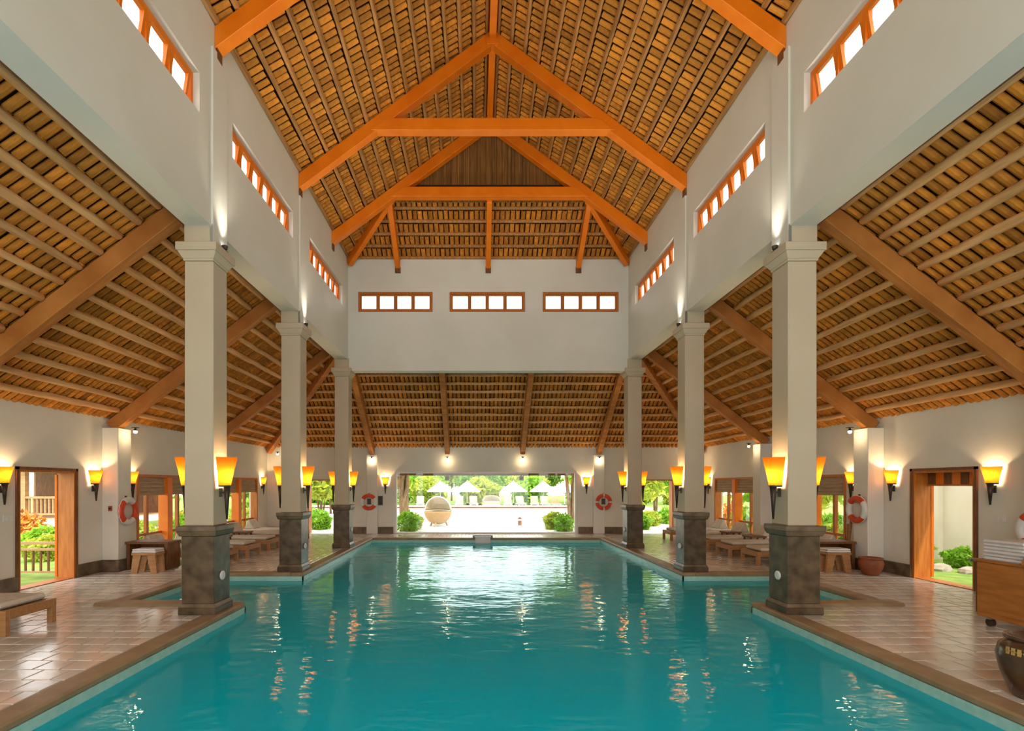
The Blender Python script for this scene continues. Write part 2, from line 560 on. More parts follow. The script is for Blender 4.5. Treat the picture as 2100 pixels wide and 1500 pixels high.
# basin
POLY = [(PLx, PN), (PRx, PN), (PRx, PA0), (PAR, PA0), (PAR, PA1), (PRx, PA1), (PRx, PF), (PLx, PF), (PLx, PA1), (PAL, PA1), (PAL, PA0), (PLx, PA0)]
def ring_wall(z0, z1, out):
    """vertical band round the pool outline, pushed outwards by out at the back"""
    m = MB(); n = len(POLY)
    for i in range(n):
        (xa, ya), (xb, yb) = POLY[i], POLY[(i + 1) % n]
        dx, dy = xb - xa, yb - ya
        l = math.hypot(dx, dy); nx, ny = dy / l * out, -dx / l * out
        m.add([(xa, ya, z0), (xb, yb, z0), (xb, yb, z1), (xa, ya, z1), (xa + nx, ya + ny, z0), (xb + nx, yb + ny, z0), (xb + nx, yb + ny, z1), (xa + nx, ya + ny, z1)],
              [(0, 1, 2, 3), (5, 4, 7, 6), (3, 2, 6, 7), (0, 4, 5, 1), (0, 3, 7, 4), (1, 5, 6, 2)])
    return m
b = ring_wall(-1.45, -0.20, 0.02)
for r in ((PLx, PRx, PN, PF), (PAL, PLx, PA0, PA1), (PRx, PAR, PA0, PA1)):
    b.box(*r, -1.5, -1.45)
b.build('pool_basin', 'pool_tile', floor)
ring_wall(-0.20, -0.065, 0.025).build('waterline_band', 'waterline_tile', floor)
# water
m = MB()
for r in ((PLx, PRx, PN, PA0), (PAL, PAR, PA0, PA1), (PLx, PRx, PA1, PF)):
    m.add([(r[0], r[2], ZW), (r[1], r[2], ZW), (r[1], r[3], ZW), (r[0], r[3], ZW)], [(0, 1, 2, 3)])
water = m.build('pool_water', 'pool_water')
tag(water, 'clear turquoise water filling the long indoor pool', 'water'); water['kind'] = 'stuff'

# ================================================================== OUTER WALLS
DOOR_Y = (8.47, 9.70); DOOR_Z = 2.03
BAYS = [(11.45, 13.85), (15.05, 17.75)]
WT = 0.28
ZWT = 3.22
wl = wall_mesh('x', WL, WL - WT, WN, WF + WT, -0.25, ZWT, [(DOOR_Y[0], DOOR_Y[1], -0.02, DOOR_Z)] + [(a, b, -0.02, 2.0) for a, b in BAYS])
wall_left = struct(wl.build('wall_left', 'plaster'))
wr = wall_mesh('x', WR, WR + WT, WN, WF + WT, -0.25, ZWT, [(DOOR_Y[0], DOOR_Y[1], -0.02, DOOR_Z)] + [(a, b, -0.02, 2.0) for a, b in BAYS])
wall_right = struct(wr.build('wall_right', 'plaster'))
FO = (-2.92, 3.60, 0.02, 2.21)
SO = [(-6.12, -4.66, -0.02, 1.96), (5.70, 7.15, -0.02, 1.96)]
wall_far = struct(wall_mesh('y', WF, WF + WT, WL, WR, -0.25, ZWT, [FO] + SO).build('wall_far', 'plaster'))
wall_near = struct(wall_mesh('y', WN, WN - WT, WL - WT, WR + WT, -0.25, 12.0, [(-3.4, 4.1, 0.3, 7.6), (-7.2, -4.2, 0.3, 2.8), (4.9, 7.9, 0.3, 2.8)]).build('wall_near', 'plaster'))  # unseen wall; its openings are made large to let in skylight
# pilasters under the aisle rafters
PIL = 0.33
for y in [3.2] + CY:
    MB().box(WL, WL + PIL, y - 0.2, y + 0.2, 0, 2.92).build('pilaster', 'plaster', wall_left, bevel=0.01)
    MB().box(WR, WR - PIL, y - 0.2, y + 0.2, 0, 2.92).build('pilaster', 'plaster', wall_right, bevel=0.01)
for x in (XL, XR):
    MB().box(x - 0.2, x + 0.2, WF - 0.12, WF, 0, 2.86).build('pilaster', 'plaster', wall_far, bevel=0.01)
# stone baseboards, block by block
def baseboard(name, runs, place, h=0.24, t=0.035, step=0.52):
    root = struct(empty(name))
    for a, b in runs:
        n = max(1, round((b - a) / step))
        for i in range(n):
            u0, u1 = a + (b - a) * i / n + 0.003, a + (b - a) * (i + 1) / n - 0.003
            place(u0, u1, t + random.uniform(-.004, .004), h).build('stone_block', 'marble_trim', root, bevel=0.006)
def runs_between(a, b, gaps):
    out, p = [], a
    for g0, g1 in sorted(gaps):
        if g0 > p: out.append((p, g0))
        p = max(p, g1)
    if p < b: out.append((p, b))
    return out
gaps = [DOOR_Y] + BAYS + [(y - .2, y + .2) for y in CY]
rl = runs_between(4.0, WF, gaps)
baseboard('baseboard_left', rl, lambda a, b, t, h: MB().box(WL, WL + t, a, b, 0, h))
baseboard('baseboard_right', rl, lambda a, b, t, h: MB().box(WR, WR - t, a, b, 0, h))
for side, w, s, root in (('left', WL, 1, 'baseboard_left'), ('right', WR, -1, 'baseboard_right')):
    r = bpy.data.objects[root]
    for y in CY[:3]:
        MB().box(w, w + s * (PIL + .035), y - .235, y + .235, 0, 0.24).build('stone_block', 'marble_trim', r, bevel=0.006)
baseboard('baseboard_far', runs_between(WL, WR, [(FO[0] - .1, FO[1] + .1)] + [(o_[0], o_[1]) for o_ in SO]),
          lambda a, b, t, h: MB().box(a, b, WF, WF - t, 0, h))

# ================================================================== CLERESTORY WALLS
CWIN = [(3.95, 6.66), (7.56, 10.05), (11.05, 13.75)]
CWZ = (6.60, 7.12)
OUTH = [(a - .05, b + .78, 6.5, 7.55) for a, b in CWIN]
OUTH[-1] = (OUTH[-1][0], CEND - .05, 6.5, 7.55)
cl = wall_mesh('x', CIL, CIL - .18, WN, CEND, ZB, ZE, [(a, b, *CWZ) for a, b in CWIN])
c2 = wall_mesh('x', CIL - .18, COLL, WN, CEND, ZB, ZE - .14, OUTH); cl.add(c2.v, c2.f)
wall_cl = struct(cl.build('wall_clerestory_left', 'plaster_smooth'))
cr_ = wall_mesh('x', CIR, CIR + .18, WN, CEND, ZB, ZE, [(a, b, *CWZ) for a, b in CWIN])
c2 = wall_mesh('x', CIR + .18, COR, WN, CEND, ZB, ZE - .14, OUTH); cr_.add(c2.v, c2.f)
wall_cr = struct(cr_.build('wall_clerestory_right', 'plaster_smooth'))
EWIN = [(-3.31, -1.23), (-0.75, 1.36), (1.86, 3.98)]
EWZ = (6.62, 7.17)
wall_ce = struct(wall_mesh('y', CEND, CEND + 0.34, COLL, COR, 4.97, ZE, [(a, b, *EWZ) for a, b in EWIN]).build('wall_clerestory_far', 'plaster_smooth'))
for y in CY[:2]:     # upper pilasters that carry the columns up the wall
    for w, s, par in ((CIL, 1, wall_cl), (CIR, -1, wall_cr)):
        MB().box(w - s * 0.02, w + s * 0.028, y - 0.195, y + 0.195, 5.03, 7.72).build('pilaster', 'plaster_smooth', par)
for w, s, par in ((CIL, 1, wall_cl), (CIR, -1, wall_cr)):   # dark plate where the aisle roof meets the beam
    MB().box(w - s * 0.35, w - s * 0.40, WN, CEND, 5.30, 5.46).build('roof_plate', 'dark_wood', par)

WCOUNT = [0]
def window_root():
    WCOUNT[0] += 1
    return struct(empty('window_%d' % WCOUNT[0]))

def clerestory_side(a, b, sgn, inner, n=6, tilt=9.0):
    """a row of top-hung sashes in the outer part of the wall; sgn = outward direction in x"""
    w = window_root()
    x0, x1 = inner + sgn * 0.085, inner + sgn * 0.165
    z0, z1 = CWZ
    f = MB().box(x0, x1, a, b, z0, z0 + .05).box(x0, x1, a, b, z1 - .05, z1).box(x0, x1, a, a + .05, z0 + .05, z1 - .05).box(x0, x1, b - .05, b, z0 + .05, z1 - .05)
    f.build('frame', 'orange_wood', w)
    st = (b - a - 0.10) / n
    for i in range(1, n):
        y = a + .05 + st * i
        MB().box(x0, x1, y - .022, y + .022, z0 + .05, z1 - .05).build('mullion', 'orange_wood', w)
    for i in range(n):
        ya, yb = a + .05 + st * i + .024, a + .05 + st * (i + 1) - .024
        h = z1 - z0 - .10
        piv = Matrix.Translation(((x0 + x1) / 2, 0, (z0 + z1) / 2)) @ Matrix.Rotation(-sgn * R(tilt), 4, 'Y') @ Matrix.Translation((0, 0, h / 2))
        s = MB(); t = .02
        for (c0, c1, d0, d1) in ((ya, yb, -h, -h + .045), (ya, yb, -.045, 0), (ya, ya + .04, -h + .045, -.045), (yb - .04, yb, -h + .045, -.045)):
            s.box(-t, t, c0, c1, d0, d1)
        so = s.build('sash', 'orange_wood', w)
        so.matrix_basis = piv
        p = MB().box(-.003, .003, ya + .04, yb - .04, -h + .045, -.045).build('pane', 'pane_glass', so)

for a, b in CWIN:
    clerestory_side(a, b, -1, CIL)
for a, b in CWIN:
    clerestory_side(a, b, 1, CIR)
for a, b in EWIN:
    w = window_root()
    z0, z1 = EWZ; y0, y1 = CEND - .025, CEND + .09
    MB().box(a, b, y0, y1, z0, z0 + .055).box(a, b, y0, y1, z1 - .065, z1).box(a, a + .06, y0, y1, z0 + .055, z1 - .065).box(b - .06, b, y0, y1, z0 + .055, z1 - .065).build('frame', 'door_wood', w)
    st = (b - a - .12) / 4
    for i in range(4):
        xa, xb = a + .06 + st * i, a + .06 + st * (i + 1)
        if i:
            MB().box(xa - .02, xa + .02, y0 + .01, y1, z0 + .055, z1 - .065).build('mullion', 'door_wood', w)
        ia, ib = (xa + .02 if i else xa), (xb - .02 if i < 3 else xb)
        s = MB(); za, zb = z0 + .055, z1 - .065
        s.box(ia, ib, y0 + .03, y1 - .02, za, za + .03).box(ia, ib, y0 + .03, y1 - .02, zb - .03, zb).box(ia, ia + .03, y0 + .03, y1 - .02, za + .03, zb - .03).box(ib - .03, ib, y0 + .03, y1 - .02, za + .03, zb - .03)
        so = s.build('sash', 'door_wood', w)
        MB().box(ia + .03, ib - .03, CEND + .03, CEND + .036, za + .03, zb - .03).build('pane', 'pane_glass', so)

# ================================================================== ROOFS
PITCH = 0.27           # plan spacing of purlins
TWD = 0.135            # tile pitch along the eave

def tile_variant(k, frac=0.84, lift=0.030):  # short tiles bare the dark deck as a painted shade band
    L_ = PITCH / math.cos(math.atan(SM)) * frac
    h = (TWD - 0.024 - 0.003 * k) / 2
    m = MB(); arc = []
    for t in range(4):
        u = -1 + 2 * t / 3
        arc.append((u * h, 0.030 * (1 - u * u) + 0.002))
    vs = []
    for y, dz in ((0, 0.0), (L_, lift)):
        for u, z in arc: vs.append((u, y, z + dz))
        for u, z in arc: vs.append((u, y, z + dz - 0.014))
    fs = []
    for i in range(3):
        fs += [(i, i + 1, i + 9, i + 8), (i + 4, i + 12, i + 13, i + 5), (i, i + 4, i + 5, i + 1), (i + 8, i + 9, i + 13, i + 12)]
    fs += [(0, 8, 12, 4), (3, 7, 15, 11)]
    m.add(vs, fs)
    return m
TV = [tile_variant(k) for k in range(4)]
TVM = [t.mesh('roof_tile', 'roof_tile') for t in TV]
TA = [tile_variant(k, 1.03, 0.016) for k in range(4)]
TAM = [t.mesh('roof_tile', 'roof_tile') for t in TA]
TF = [tile_variant(k, 0.93, 0.024) for k in range(4)]
TFM = [t.mesh('roof_tile', 'roof_tile') for t in TF]

def lay_tiles(root, o, e, d, n, ulen, rows, inside, vstep, limit=300, TV=TV, TVM=TVM):
    """o eave corner, e along eave, d up slope, n into the room; inside(u, v) -> bool"""
    e, d, n, o = Vector(e), Vector(d).normalized(), Vector(n).normalized(), Vector(o)
    rot = Matrix((e, d, n)).transposed().to_4x4()
    L_ = []
    for r in range(rows):
        v = r * vstep
        k = int(ulen / TWD)
        for i in range(k):
            u = (i + 0.5) * TWD + random.uniform(-.004, .004)
            if not inside(u, v + vstep / 2):
                continue
            p = o + e * u + d * (v + random.uniform(-.010, .010)) + n * random.uniform(0, .008)
            mw = Matrix.Translation(p) @ rot @ Matrix.Rotation(random.uniform(-.012, .012), 4, 'Z') @ Matrix.Rotation(random.uniform(-.06, .06), 4, 'Y')
            c = p + d * 0.15
            key = c.length if in_frame(c, 10) else 1e6 + c.length
            L_.append((key, random.randrange(4), mw))
    L_.sort(key=lambda t: t[0])
    fld = MB()
    for i, (key, k, mw) in enumerate(L_):
        if i < limit and key < 1e6:
            link('roof_tile', TVM[k], root, mw)
        else:
            fld.add([mw @ Vector(v) for v in TV[k].v], TV[k].f)
    ob = fld.build('roof_tile_field', 'roof_tile', root)
    ob['kind'] = 'stuff'

# --- main hall roof -------------------------------------------------
ZR = ZE + SM * (XC - CIL)
HIPD = 1.40
YG = CEND - HIPD                      # gable / hip junction
XE = 0.40
mroof = MB()
TH = 0.12
def quad_slab(m, pts, th=TH):  # slab added behind the tiles to stop light leaks
    n = len(pts)
    vs = [tuple(p) for p in pts] + [(p[0], p[1], p[2] + th) for p in pts]
    m.add(vs, [tuple(range(n)), tuple(range(2 * n - 1, n - 1, -1))] + [(i, i + n, (i + 1) % n + n, (i + 1) % n) for i in range(n)])
up = 0.055
for s, w in ((-1, CIL), (1, CIR)):
    xe = w + s * XE
    ze = ZE - SM * XE + up
    quad_slab(mroof, [(xe, WN - .3, ze), (xe, CEND + XE, ze), (w - s * HIPD, YG, ZE + SM * HIPD + up), (XC, YG, ZR + up), (XC, WN - .3, ZR + up)])
quad_slab(mroof, [(CIL - XE, CEND + XE, ZE - SM * XE + up), (CIR + XE, CEND + XE, ZE - SM * XE + up), (CIR - HIPD, YG, ZE + SM * HIPD + up), (CIL + HIPD, YG, ZE + SM * HIPD + up)])
# gable backing
mroof.prism([(CIL + HIPD - .3, ZE + SM * HIPD - .2), (CIR - HIPD + .3, ZE + SM * HIPD - .2), (XC, ZR + .05)], 'y', YG + 0.05, YG + 0.12)
ceiling = struct(mroof.build('ceiling', 'roof_shade_deck'))
cosm = 1 / math.hypot(1, SM)
VST = PITCH / cosm
for s, w in ((1, CIL), (-1, CIR)):
    o = (w, WN, ZE) if s == 1 else (w, CEND, ZE)
    e = (0, 1, 0) if s == 1 else (0, -1, 0)
    d = (s, 0, SM)
    n = (s * SM, 0, -1)
    ul = CEND - WN
    rows = 15
    def inside(u, v, s=s):
        y = WN + u if s == 1 else CEND - u
        run = v * cosm
        if run > (XC - CIL) - 0.02: return False
        return y < YG or (CEND - y) > run - 0.02
    lay_tiles(ceiling, o, e, d, n, ul, rows, inside, VST, 150)
def in_hip(u, v):
    run = v * cosm; x = CIR - u
    return run < HIPD and CIL + run - .05 < x < CIR - run + .05
lay_tiles(ceiling, (CIR, CEND, ZE), (-1, 0, 0), (0, -1, SM), (0, -SM, -1), CIR - CIL, 6, in_hip, VST, 0)
# purlins
PT = 0.088
for s, w in ((1, CIL), (-1, CIR)):
    for i in range(0, 15):
        run = PITCH * i + 0.03
        if run > XC - CIL - 0.06: continue
        x = w + s * run; z = ZE + SM * run
        y1 = YG if run > HIPD else CEND - run
        yy = [WN + (y1 - WN) * t / 10 for t in range(11)]
        pts = [(x + random.uniform(-.008, .008), y, z - .042 + random.uniform(-.006, .006)) for y in yy]
        MB().tube(pts, [PT / 2 * random.uniform(.85, 1.1) for _ in pts], 6).build('purlin', 'purlin_wood', ceiling)
for i in range(0, 6):
    run = PITCH * i + 0.03
    if run > HIPD: continue
    y = CEND - run; z = ZE + SM * run - .042
    MB().tube([(CIL + run, y, z), (XC, y, z - .004), (CIR - run, y, z)], PT / 2, 6).build('purlin', 'purlin_wood', ceiling)
# reed gable
reed = MB()
x = CIL + HIPD - 0.2
while x < CIR - HIPD + 0.2:
    zt = ZE + SM * ((x - CIL) if x < XC else (CIR - x)) + 0.02
    wv = random.uniform(.018, .034)
    if zt > ZE + SM * HIPD - 0.15:
        reed.box(x, x + wv, YG + .02 + random.uniform(-.012, .012), YG + 0.05, ZE + SM * HIPD - 0.25, zt)
    x += wv + 0.004
o = reed.build('reed_gable', 'reed', ceiling); o['kind'] = 'stuff'

# --- aisle roofs ------------------------------------------------------
cosa = 1 / math.hypot(1, SA)
VSA = PITCH / cosa
OV = 0.75  # eave overhang added to block steep sun at the windows
AWID = COLL - WL
def aisle(name, w, s, wo):
    """w outer wall inner face, s inward direction, wo clerestory outer face"""
    wid = abs(wo - w)
    m = MB()
    zlo = ZA - SA * OV + up
    quad_slab(m, [(w - s * OV, WN - .3, zlo), (w - s * OV, WF + OV, zlo), (wo, WF - wid, ZA + SA * wid + up), (wo, WN - .3, ZA + SA * wid + up)])
    root = struct(m.build(name, 'roof_shade_deck'))
    o = (w, WN, ZA) if s == 1 else (w, WF, ZA)
    e = (0, 1, 0) if s == 1 else (0, -1, 0)
    def inside(u, v):
        y = WN + u if s == 1 else WF - u
        run = v * cosa
        return run < wid and y < WF - run + 0.03
    lay_tiles(root, o, e, (s, 0, SA), (s * SA, 0, -1), WF - WN, 14, inside, VSA, 300, TA, TAM)
    ys = [WN, -0.3, 3.2] + CY
    for i in range(14):
        run = PITCH * (i + 1) - 0.01
        if run > wid - .08: continue
        x, z = w + s * run, ZA + SA * run - 0.065
        for a, b in zip(ys, ys[1:] + [WF - run]):
            a2, b2 = a + 0.06, b - 0.06
            if b2 - a2 < 0.25: continue
            n = 8
            rr = random.uniform(.052, .062)
            pts, rad = [(x, a2, z + .012)], [rr * .35]
            for t in range(n + 1):
                y = a2 + .06 + (b2 - a2 - .12) * t / n
                pts.append((x + random.uniform(-.010, .010), y, z + random.uniform(-.008, .008))); rad.append(rr * random.uniform(.88, 1.08))
            pts.append((x, b2, z + .012)); rad.append(rr * .35)
            MB().tube(pts, rad, 8).build('purlin_pole', 'pole_wood', root, smooth=True)
    for y in [-0.3, 3.2] + CY:
        za, zb = ZA - 0.10 + SA * (PIL * 0.02), ZA - 0.10 + SA * (wid)
        MB().beam((w + s * 0.0, y, ZA - 0.10), (wo, y, ZA - 0.10 + SA * wid), 0.17, 0.245).build('rafter', 'aisle_rafter_wood', root, bevel=0.008)
    # hip rafter
    MB().beam((w + s * .05, WF - .05, ZA - 0.08 + SA * .05), (wo, WF - wid, ZA - 0.08 + SA * wid), 0.17, 0.245).build('hip_rafter', 'aisle_rafter_wood', root, bevel=0.008)
    return root
ceil_left = aisle('ceiling_left', WL, 1, COLL)
ceil_right = aisle('ceiling_right', WR, -1, COR)
# far aisle
YW = WF - CEND - 0.34
m = MB()
ztop = ZA + SA * YW + up
quad_slab(m, [(WL - OV, WF + OV, ZA - SA * OV + up), (WR + OV, WF + OV, ZA - SA * OV + up), (WR - YW, WF - YW, ztop), (WL + YW, WF - YW, ztop)])
ceil_far = struct(m.build('ceiling_far', 'roof_shade_deck'))
def in_far(u, v):
    run = v * cosa; x = WR - u
    return run < YW and WL + run - .03 < x < WR - run + .03
lay_tiles(ceil_far, (WR, WF, ZA), (-1, 0, 0), (0, -1, SA), (0, -SA, -1), WR - WL, 15, in_far, VSA, 300, TF, TFM)
FR = [XL, -1.05, 1.67, XR]
for i in range(15):
    run = PITCH * (i + 1) - 0.01
    if run > YW - .05: continue
    y, z = WF - run, ZA + SA * run - .055
    xs = [WL + run] + FR + [WR - run]
    for a, b in zip(xs, xs[1:]):
        if b - a < .4: continue
        pts = [(a + .03 + (b - a - .06) * t / 6, y, z + random.uniform(-.008, .008)) for t in range(7)]
        MB().tube(pts, [.045 * random.uniform(.9, 1.1) for _ in pts], 7).build('purlin_pole', 'pole_wood', ceil_far, smooth=True)
for x in FR:
    MB().beam((x, WF, ZA - .10), (x, WF - YW, ZA - .10 + SA * YW), 0.17, 0.235).build('rafter', 'aisle_rafter_wood', ceil_far, bevel=0.008)

# ================================================================== ORANGE TRUSSES
RV, RW = 0.30, 0.18
RT = 0.085
def rafter_poly(s):
    w = CIL if s == 1 else CIR
    zt = ZE - RT
    return [(w, zt), (XC, zt + SM * (XC - CIL)), (XC, zt + SM * (XC - CIL) - RV), (w, zt - RV), ]
def truss(y, label):
    t = thing('roof_truss', label, 'truss', (XC, y, 7.76), group='orange trusses of the main roof')
    for s in (1, -1):
        p = [(a - XC, b - 7.76) for a, b in rafter_poly(s)]
        MB().prism(p, 'y', -RW / 2, RW / 2).build('rafter', 'orange_wood', t, bevel=0.006)
    zc0, zc1 = 8.94 - 7.76, 9.18 - 7.76
    xt = lambda z: (XC - CIL) - (z - (ZE - RT - RV - 7.76)) / SM      # half width at rafter underside
    h0, h1 = xt(zc0) + 0.12, xt(zc1) + 0.12
    MB().prism([(-h0, zc0), (h0, zc0), (h1, zc1), (-h1, zc1)], 'y', -RW / 2 - .012, RW / 2 + .012).build('collar_beam', 'orange_wood', t, bevel=0.006)
    za = ZR - RT - RV - 7.76
    MB().box(-.13, .13, -RW / 2 - .03, RW / 2 + .03, za - 0.02, za + .12).build('apex_block', 'orange_wood', t, bevel=0.006)
    for s in (-1, 1):
        w = (CIL if s == -1 else CIR) - XC
        MB().box(w, w - s * .03, -RW / 2 + .02, RW / 2 - .02, -.12, .06).build('foot_plate', 'dark_wood', t)
    return t
truss(3.2 + 0.02, 'orange roof truss nearest the camera, cut off by the top of the picture')
bpy.data.objects['roof_truss'].location.y = CY[0] - 0.02
truss(CY[1] - 0.14, 'large orange roof truss with collar beam in the middle of the hall')
t3 = truss(YG - 0.14, 'far orange roof truss standing before the reed gable')
# hip rafters and jack rafters of the half hip are parts of the far truss
base = Vector((XC, YG - 0.14, 7.76))
def P3(x, y, z): return Vector((x, y, z)) - base
zt = ZE - RT
for s, w in ((1, CIL), (-1, CIR)):
    a = P3(w, CEND, zt + .02); b = P3(w + s * HIPD, YG, zt + SM * HIPD)
    MB().beam(a, b, 0.13, 0.24).build('hip_rafter', 'orange_wood', t3, bevel=0.006)
for x in (-2.22 + 0.02, XC, 2.86):
    p = [(-(YG - 0.14) + CEND, zt - 7.76), (-(YG - 0.14) + YG - .05, zt + SM * (HIPD + .05) - 7.76), (-(YG - 0.14) + YG - .05, zt + SM * (HIPD + .05) - .26 - 7.76), (-(YG - 0.14) + CEND, zt - .28 - 7.76)]
    MB().prism(p, 'x', x - XC - .065, x - XC + .065).build('jack_rafter', 'orange_wood', t3, bevel=0.006)
    MB().box(x - XC - .075, x - XC + .075, CEND - base.y - .05, CEND - base.y, -.06, .10).build('foot_plate', 'dark_wood', t3)
rb = MB().box(XC - .07, XC + .07, WN, YG, ZR - RT - .22, ZR - .07)
tag(rb.build('ridge_beam', 'orange_wood', bevel=0.006), 'long orange ridge beam running along the top of the roof', 'beam')

# ================================================================== COLUMNS
def column_proto():
    t = empty('column')
    g = lambda h: (-h, h, -h, h)
    MB().frustum(g(.255), 0, g(.255), .10).build('plinth', 'marble', t, bevel=0.01)
    MB().frustum(g(.25), .10, g(.226), .145).build('plinth_molding', 'marble_trim', t)
    ped = MB().frustum(g(.2225), .145, g(.2225), 1.06).build('pedestal', 'marble', t, bevel=0.008)
    MB().frustum(g(.245), 1.06, g(.272), 1.13).box(-.272, .272, -.272, .272, 1.13, 1.20).build('pedestal_cap', 'marble_trim', t, bevel=0.008)
    MB().frustum(g(.197), 1.20, g(.195), 4.80).build('shaft', 'column_plaster', t, bevel=0.012)
    c = MB().frustum(g(.205), 4.80, g(.21), 4.83).frustum(g(.21), 4.83, g(.262), 4.92).box(-.275, .275, -.275, .275, 4.92, 5.03)
    c.build('capital', 'column_plaster', t, bevel=0.006)
    MB().frustum(g(.195), 5.03, g(.195), ZB + .02).build('neck', 'column_plaster', t)
    return t
def disc(t, s):
    d = MB().lathe([(0, 0), (.052, 0), (.062, .008), (.062, .022), (.05, .03), (0, .03)], 20)
    ob = d.build('lamp_disc', 'white_plastic', t, smooth=False)
    ob.rotation_euler = (0, R(90) * s, 0)
    ob.location = (s * .2225, -.02, .50)
def uplight(t, s):
    """small lamp on top of the capital that washes the wall above"""
    l = thing('uplight', '', 'lamp', t.location + Vector((s * .235, .05, 5.03)))
    MB().box(-.03, .03, -.03, .03, 0, .015).lathe([(.02, .015), (.02, .03), (.035, .04), (.042, .085)], 10).build('housing', 'dark_metal', l)
    MB().lathe([(0, .07), (.036, .07)], 10).build('lens', 'cool_glow', l)
    d = bpy.data.lights.new('uplight_lamp', 'SPOT')
    d.energy, d.color, d.spot_size, d.spot_blend, d.shadow_soft_size = UPLIGHT_W, (1.0, 0.92, 0.78), R(125), 1.0, 0.05
    ob = link('uplight_lamp', d, l)
    ob.location = (s * .03, 0, .14)
    ob.rotation_euler = (R(180), R(38) * s, 0)
    return l
proto = column_proto()
ORD = ['nearest', 'middle', 'farthest']
colobj = {}
first = True
for k, y in enumerate(CY):
    for side, x, s in (('left', XL, 1), ('right', XR, -1)):
        c = proto if first else copy_tree(proto)
        first = False
        c.location = (x, y, 0)
        tag(c, '%s white square column with brown marble pedestal on the %s side of the pool' % (ORD[k], side), 'column', 'columns along the pool')
        colobj[(k, side)] = (c, s)
for (k, side), (c, s) in colobj.items():
    disc(c, s)
    bpy.context.view_layer.update()
    l = uplight(c, s)
    tag(l, 'small uplight on the capital of the %s column on the %s side' % (ORD[k], side), 'lamp', 'uplights on the capitals')

# ================================================================== SCONCES
def sconce_proto(big):
    t = empty('wall_sconce')
    zs, ht, ro, rw = (0.46, 0.40, .22, .165) if big else (0.34, 0.27, .17, .15)
    n = 14
    prof = [(.58, 0), (.66, ht * .25), (.78, ht * .55), (1.0, ht)]
    sh = MB()
    vs, fs = [], []
    for r, z in prof:
        for k in range(n + 1):
            a = R(-90 + 180 * k / n)
            vs.append((.02 + math.cos(a) * ro * r * .95, math.sin(a) * rw * r, zs + z))
    for i in range(len(prof) - 1):
        for k in range(n):
            a = i * (n + 1) + k
            fs.append((a, a + 1, a + n + 2, a + n + 1))
    sh.add(vs, fs)
    sh.build('shade', 'amber_shade', t, smooth=True)
    MB().lathe([(0, zs - .012), (.58, zs - .012), (.60, zs + .012), (0, zs + .012)], n, -90, 90, ro * .95, rw, (.02, 0, 0)).build('cup', 'dark_metal', t)
    xm = ro * .42
    MB().lathe([(0, 0), (.012, 0), (.03, zs * .6), (.045, zs - .01), (0, zs - .01)], 10, o=(xm, 0, 0)).build('stem', 'dark_metal', t, smooth=True)
    MB().box(0, xm, -.012, .012, zs - .10, zs - .075).build('arm', 'dark_metal', t)
    MB().box(0, .015, -.035, .035, zs - .15, zs - .03).build('back_plate', 'dark_metal', t, bevel=0.004)
    MB().lathe([(0, 0), (.02, .005), (.028, .03), (.02, .055), (0, .06)], 10, o=(xm, 0, zs + .04)).build('bulb', 'bulb_glow', t, smooth=True)
    point_light('sconce_lamp', t, (xm, 0, zs + .16), SCONCE_W if big else WALL_SCONCE_W, WARM, .03)
    return t
pb, ps = sconce_proto(True), sconce_proto(False)
ub, us_ = [False], [False]
def sconce(big, loc, rz, label, group):
    flag, pr = (ub, pb) if big else (us_, ps)
    t = pr if not flag[0] else copy_tree(pr)
    flag[0] = True
    t.location, t.rotation_euler = loc, (0, 0, rz)
    tag(t, label, 'wall lamp', group)
for k, y in enumerate(CY):
    for side, x in (('left', XL), ('right', XR)):
        inn = 1 if side == 'left' else -1
        for d, where in ((inn, 'pool'), (-inn, 'aisle')):
            sconce(True, (x + d * .196, y, 1.28), 0 if d > 0 else math.pi,
                   'tall amber torch sconce on the %s-facing side of the %s %s column' % (where, ORD[k], side), 'torch sconces on the columns')
WS = [(8.17, 'on the near side of the open door'), (10.14, 'between the open door and the life-ring pilaster'), (11.22, 'just past the life-ring pilaster'),
      (15.02 - .14, 'before the farther glazed bay'), (18.12, 'in the far corner')]
for y, wh in WS:
    sconce(False, (WL, y, 1.44), 0, 'short amber torch sconce %s of the left wall' % wh, 'torch sconces on the walls')
    sconce(False, (WR, y, 1.44), math.pi, 'short amber torch sconce %s of the right wall' % wh, 'torch sconces on the walls')
for x, sd in ((-3.30, 'left'), (3.99, 'right')):
    sconce(False, (x, WF, 1.44), -math.pi / 2, 'short amber torch sconce on the far wall %s of the big window' % sd, 'torch sconces on the walls')

# rafter-end spot bulbs
def bulb(loc, label):
    t = thing('spot_bulb', label, 'lamp', loc, group='bulbs under the rafter ends')
    MB().box(-.05, .05, -.05, .05, -.012, 0).lathe([(.02, -.012), (.02, -.04), (.036, -.06), (.036, -.075)], 10).build('holder', 'dark_metal', t)
    MB().lathe([(0, -.125), (.025, -.118), (.036, -.095), (.034, -.075)], 12).build('bulb', 'bulb_glow', t, smooth=True)
    point_light('spot_lamp', t, (0, 0, -.17), BULB_W, (1.0, 0.75, 0.45), .03)
zf = ZA - .10 - .30
for x, nm in zip(FR, ('first', 'second', 'third', 'fourth')):
    bulb((x, WF - .18, zf + .04), 'glowing bulb under the %s rafter from the left on the far wall' % nm)
for y, nm in ((CY[1], 'beside the left life ring'), (WF - .45, 'in the far left corner')):
    bulb((WL + .55, y, zf + .20), 'glowing bulb under the rafter end %s' % nm)
for y, nm in ((CY[1], 'beside the right life ring'), (CY[2], 'by the right glazed bays'), (WF - .45, 'in the far right corner')):
    bulb((WR - .55, y, zf + .20), 'glowing bulb under the rafter end %s' % nm)

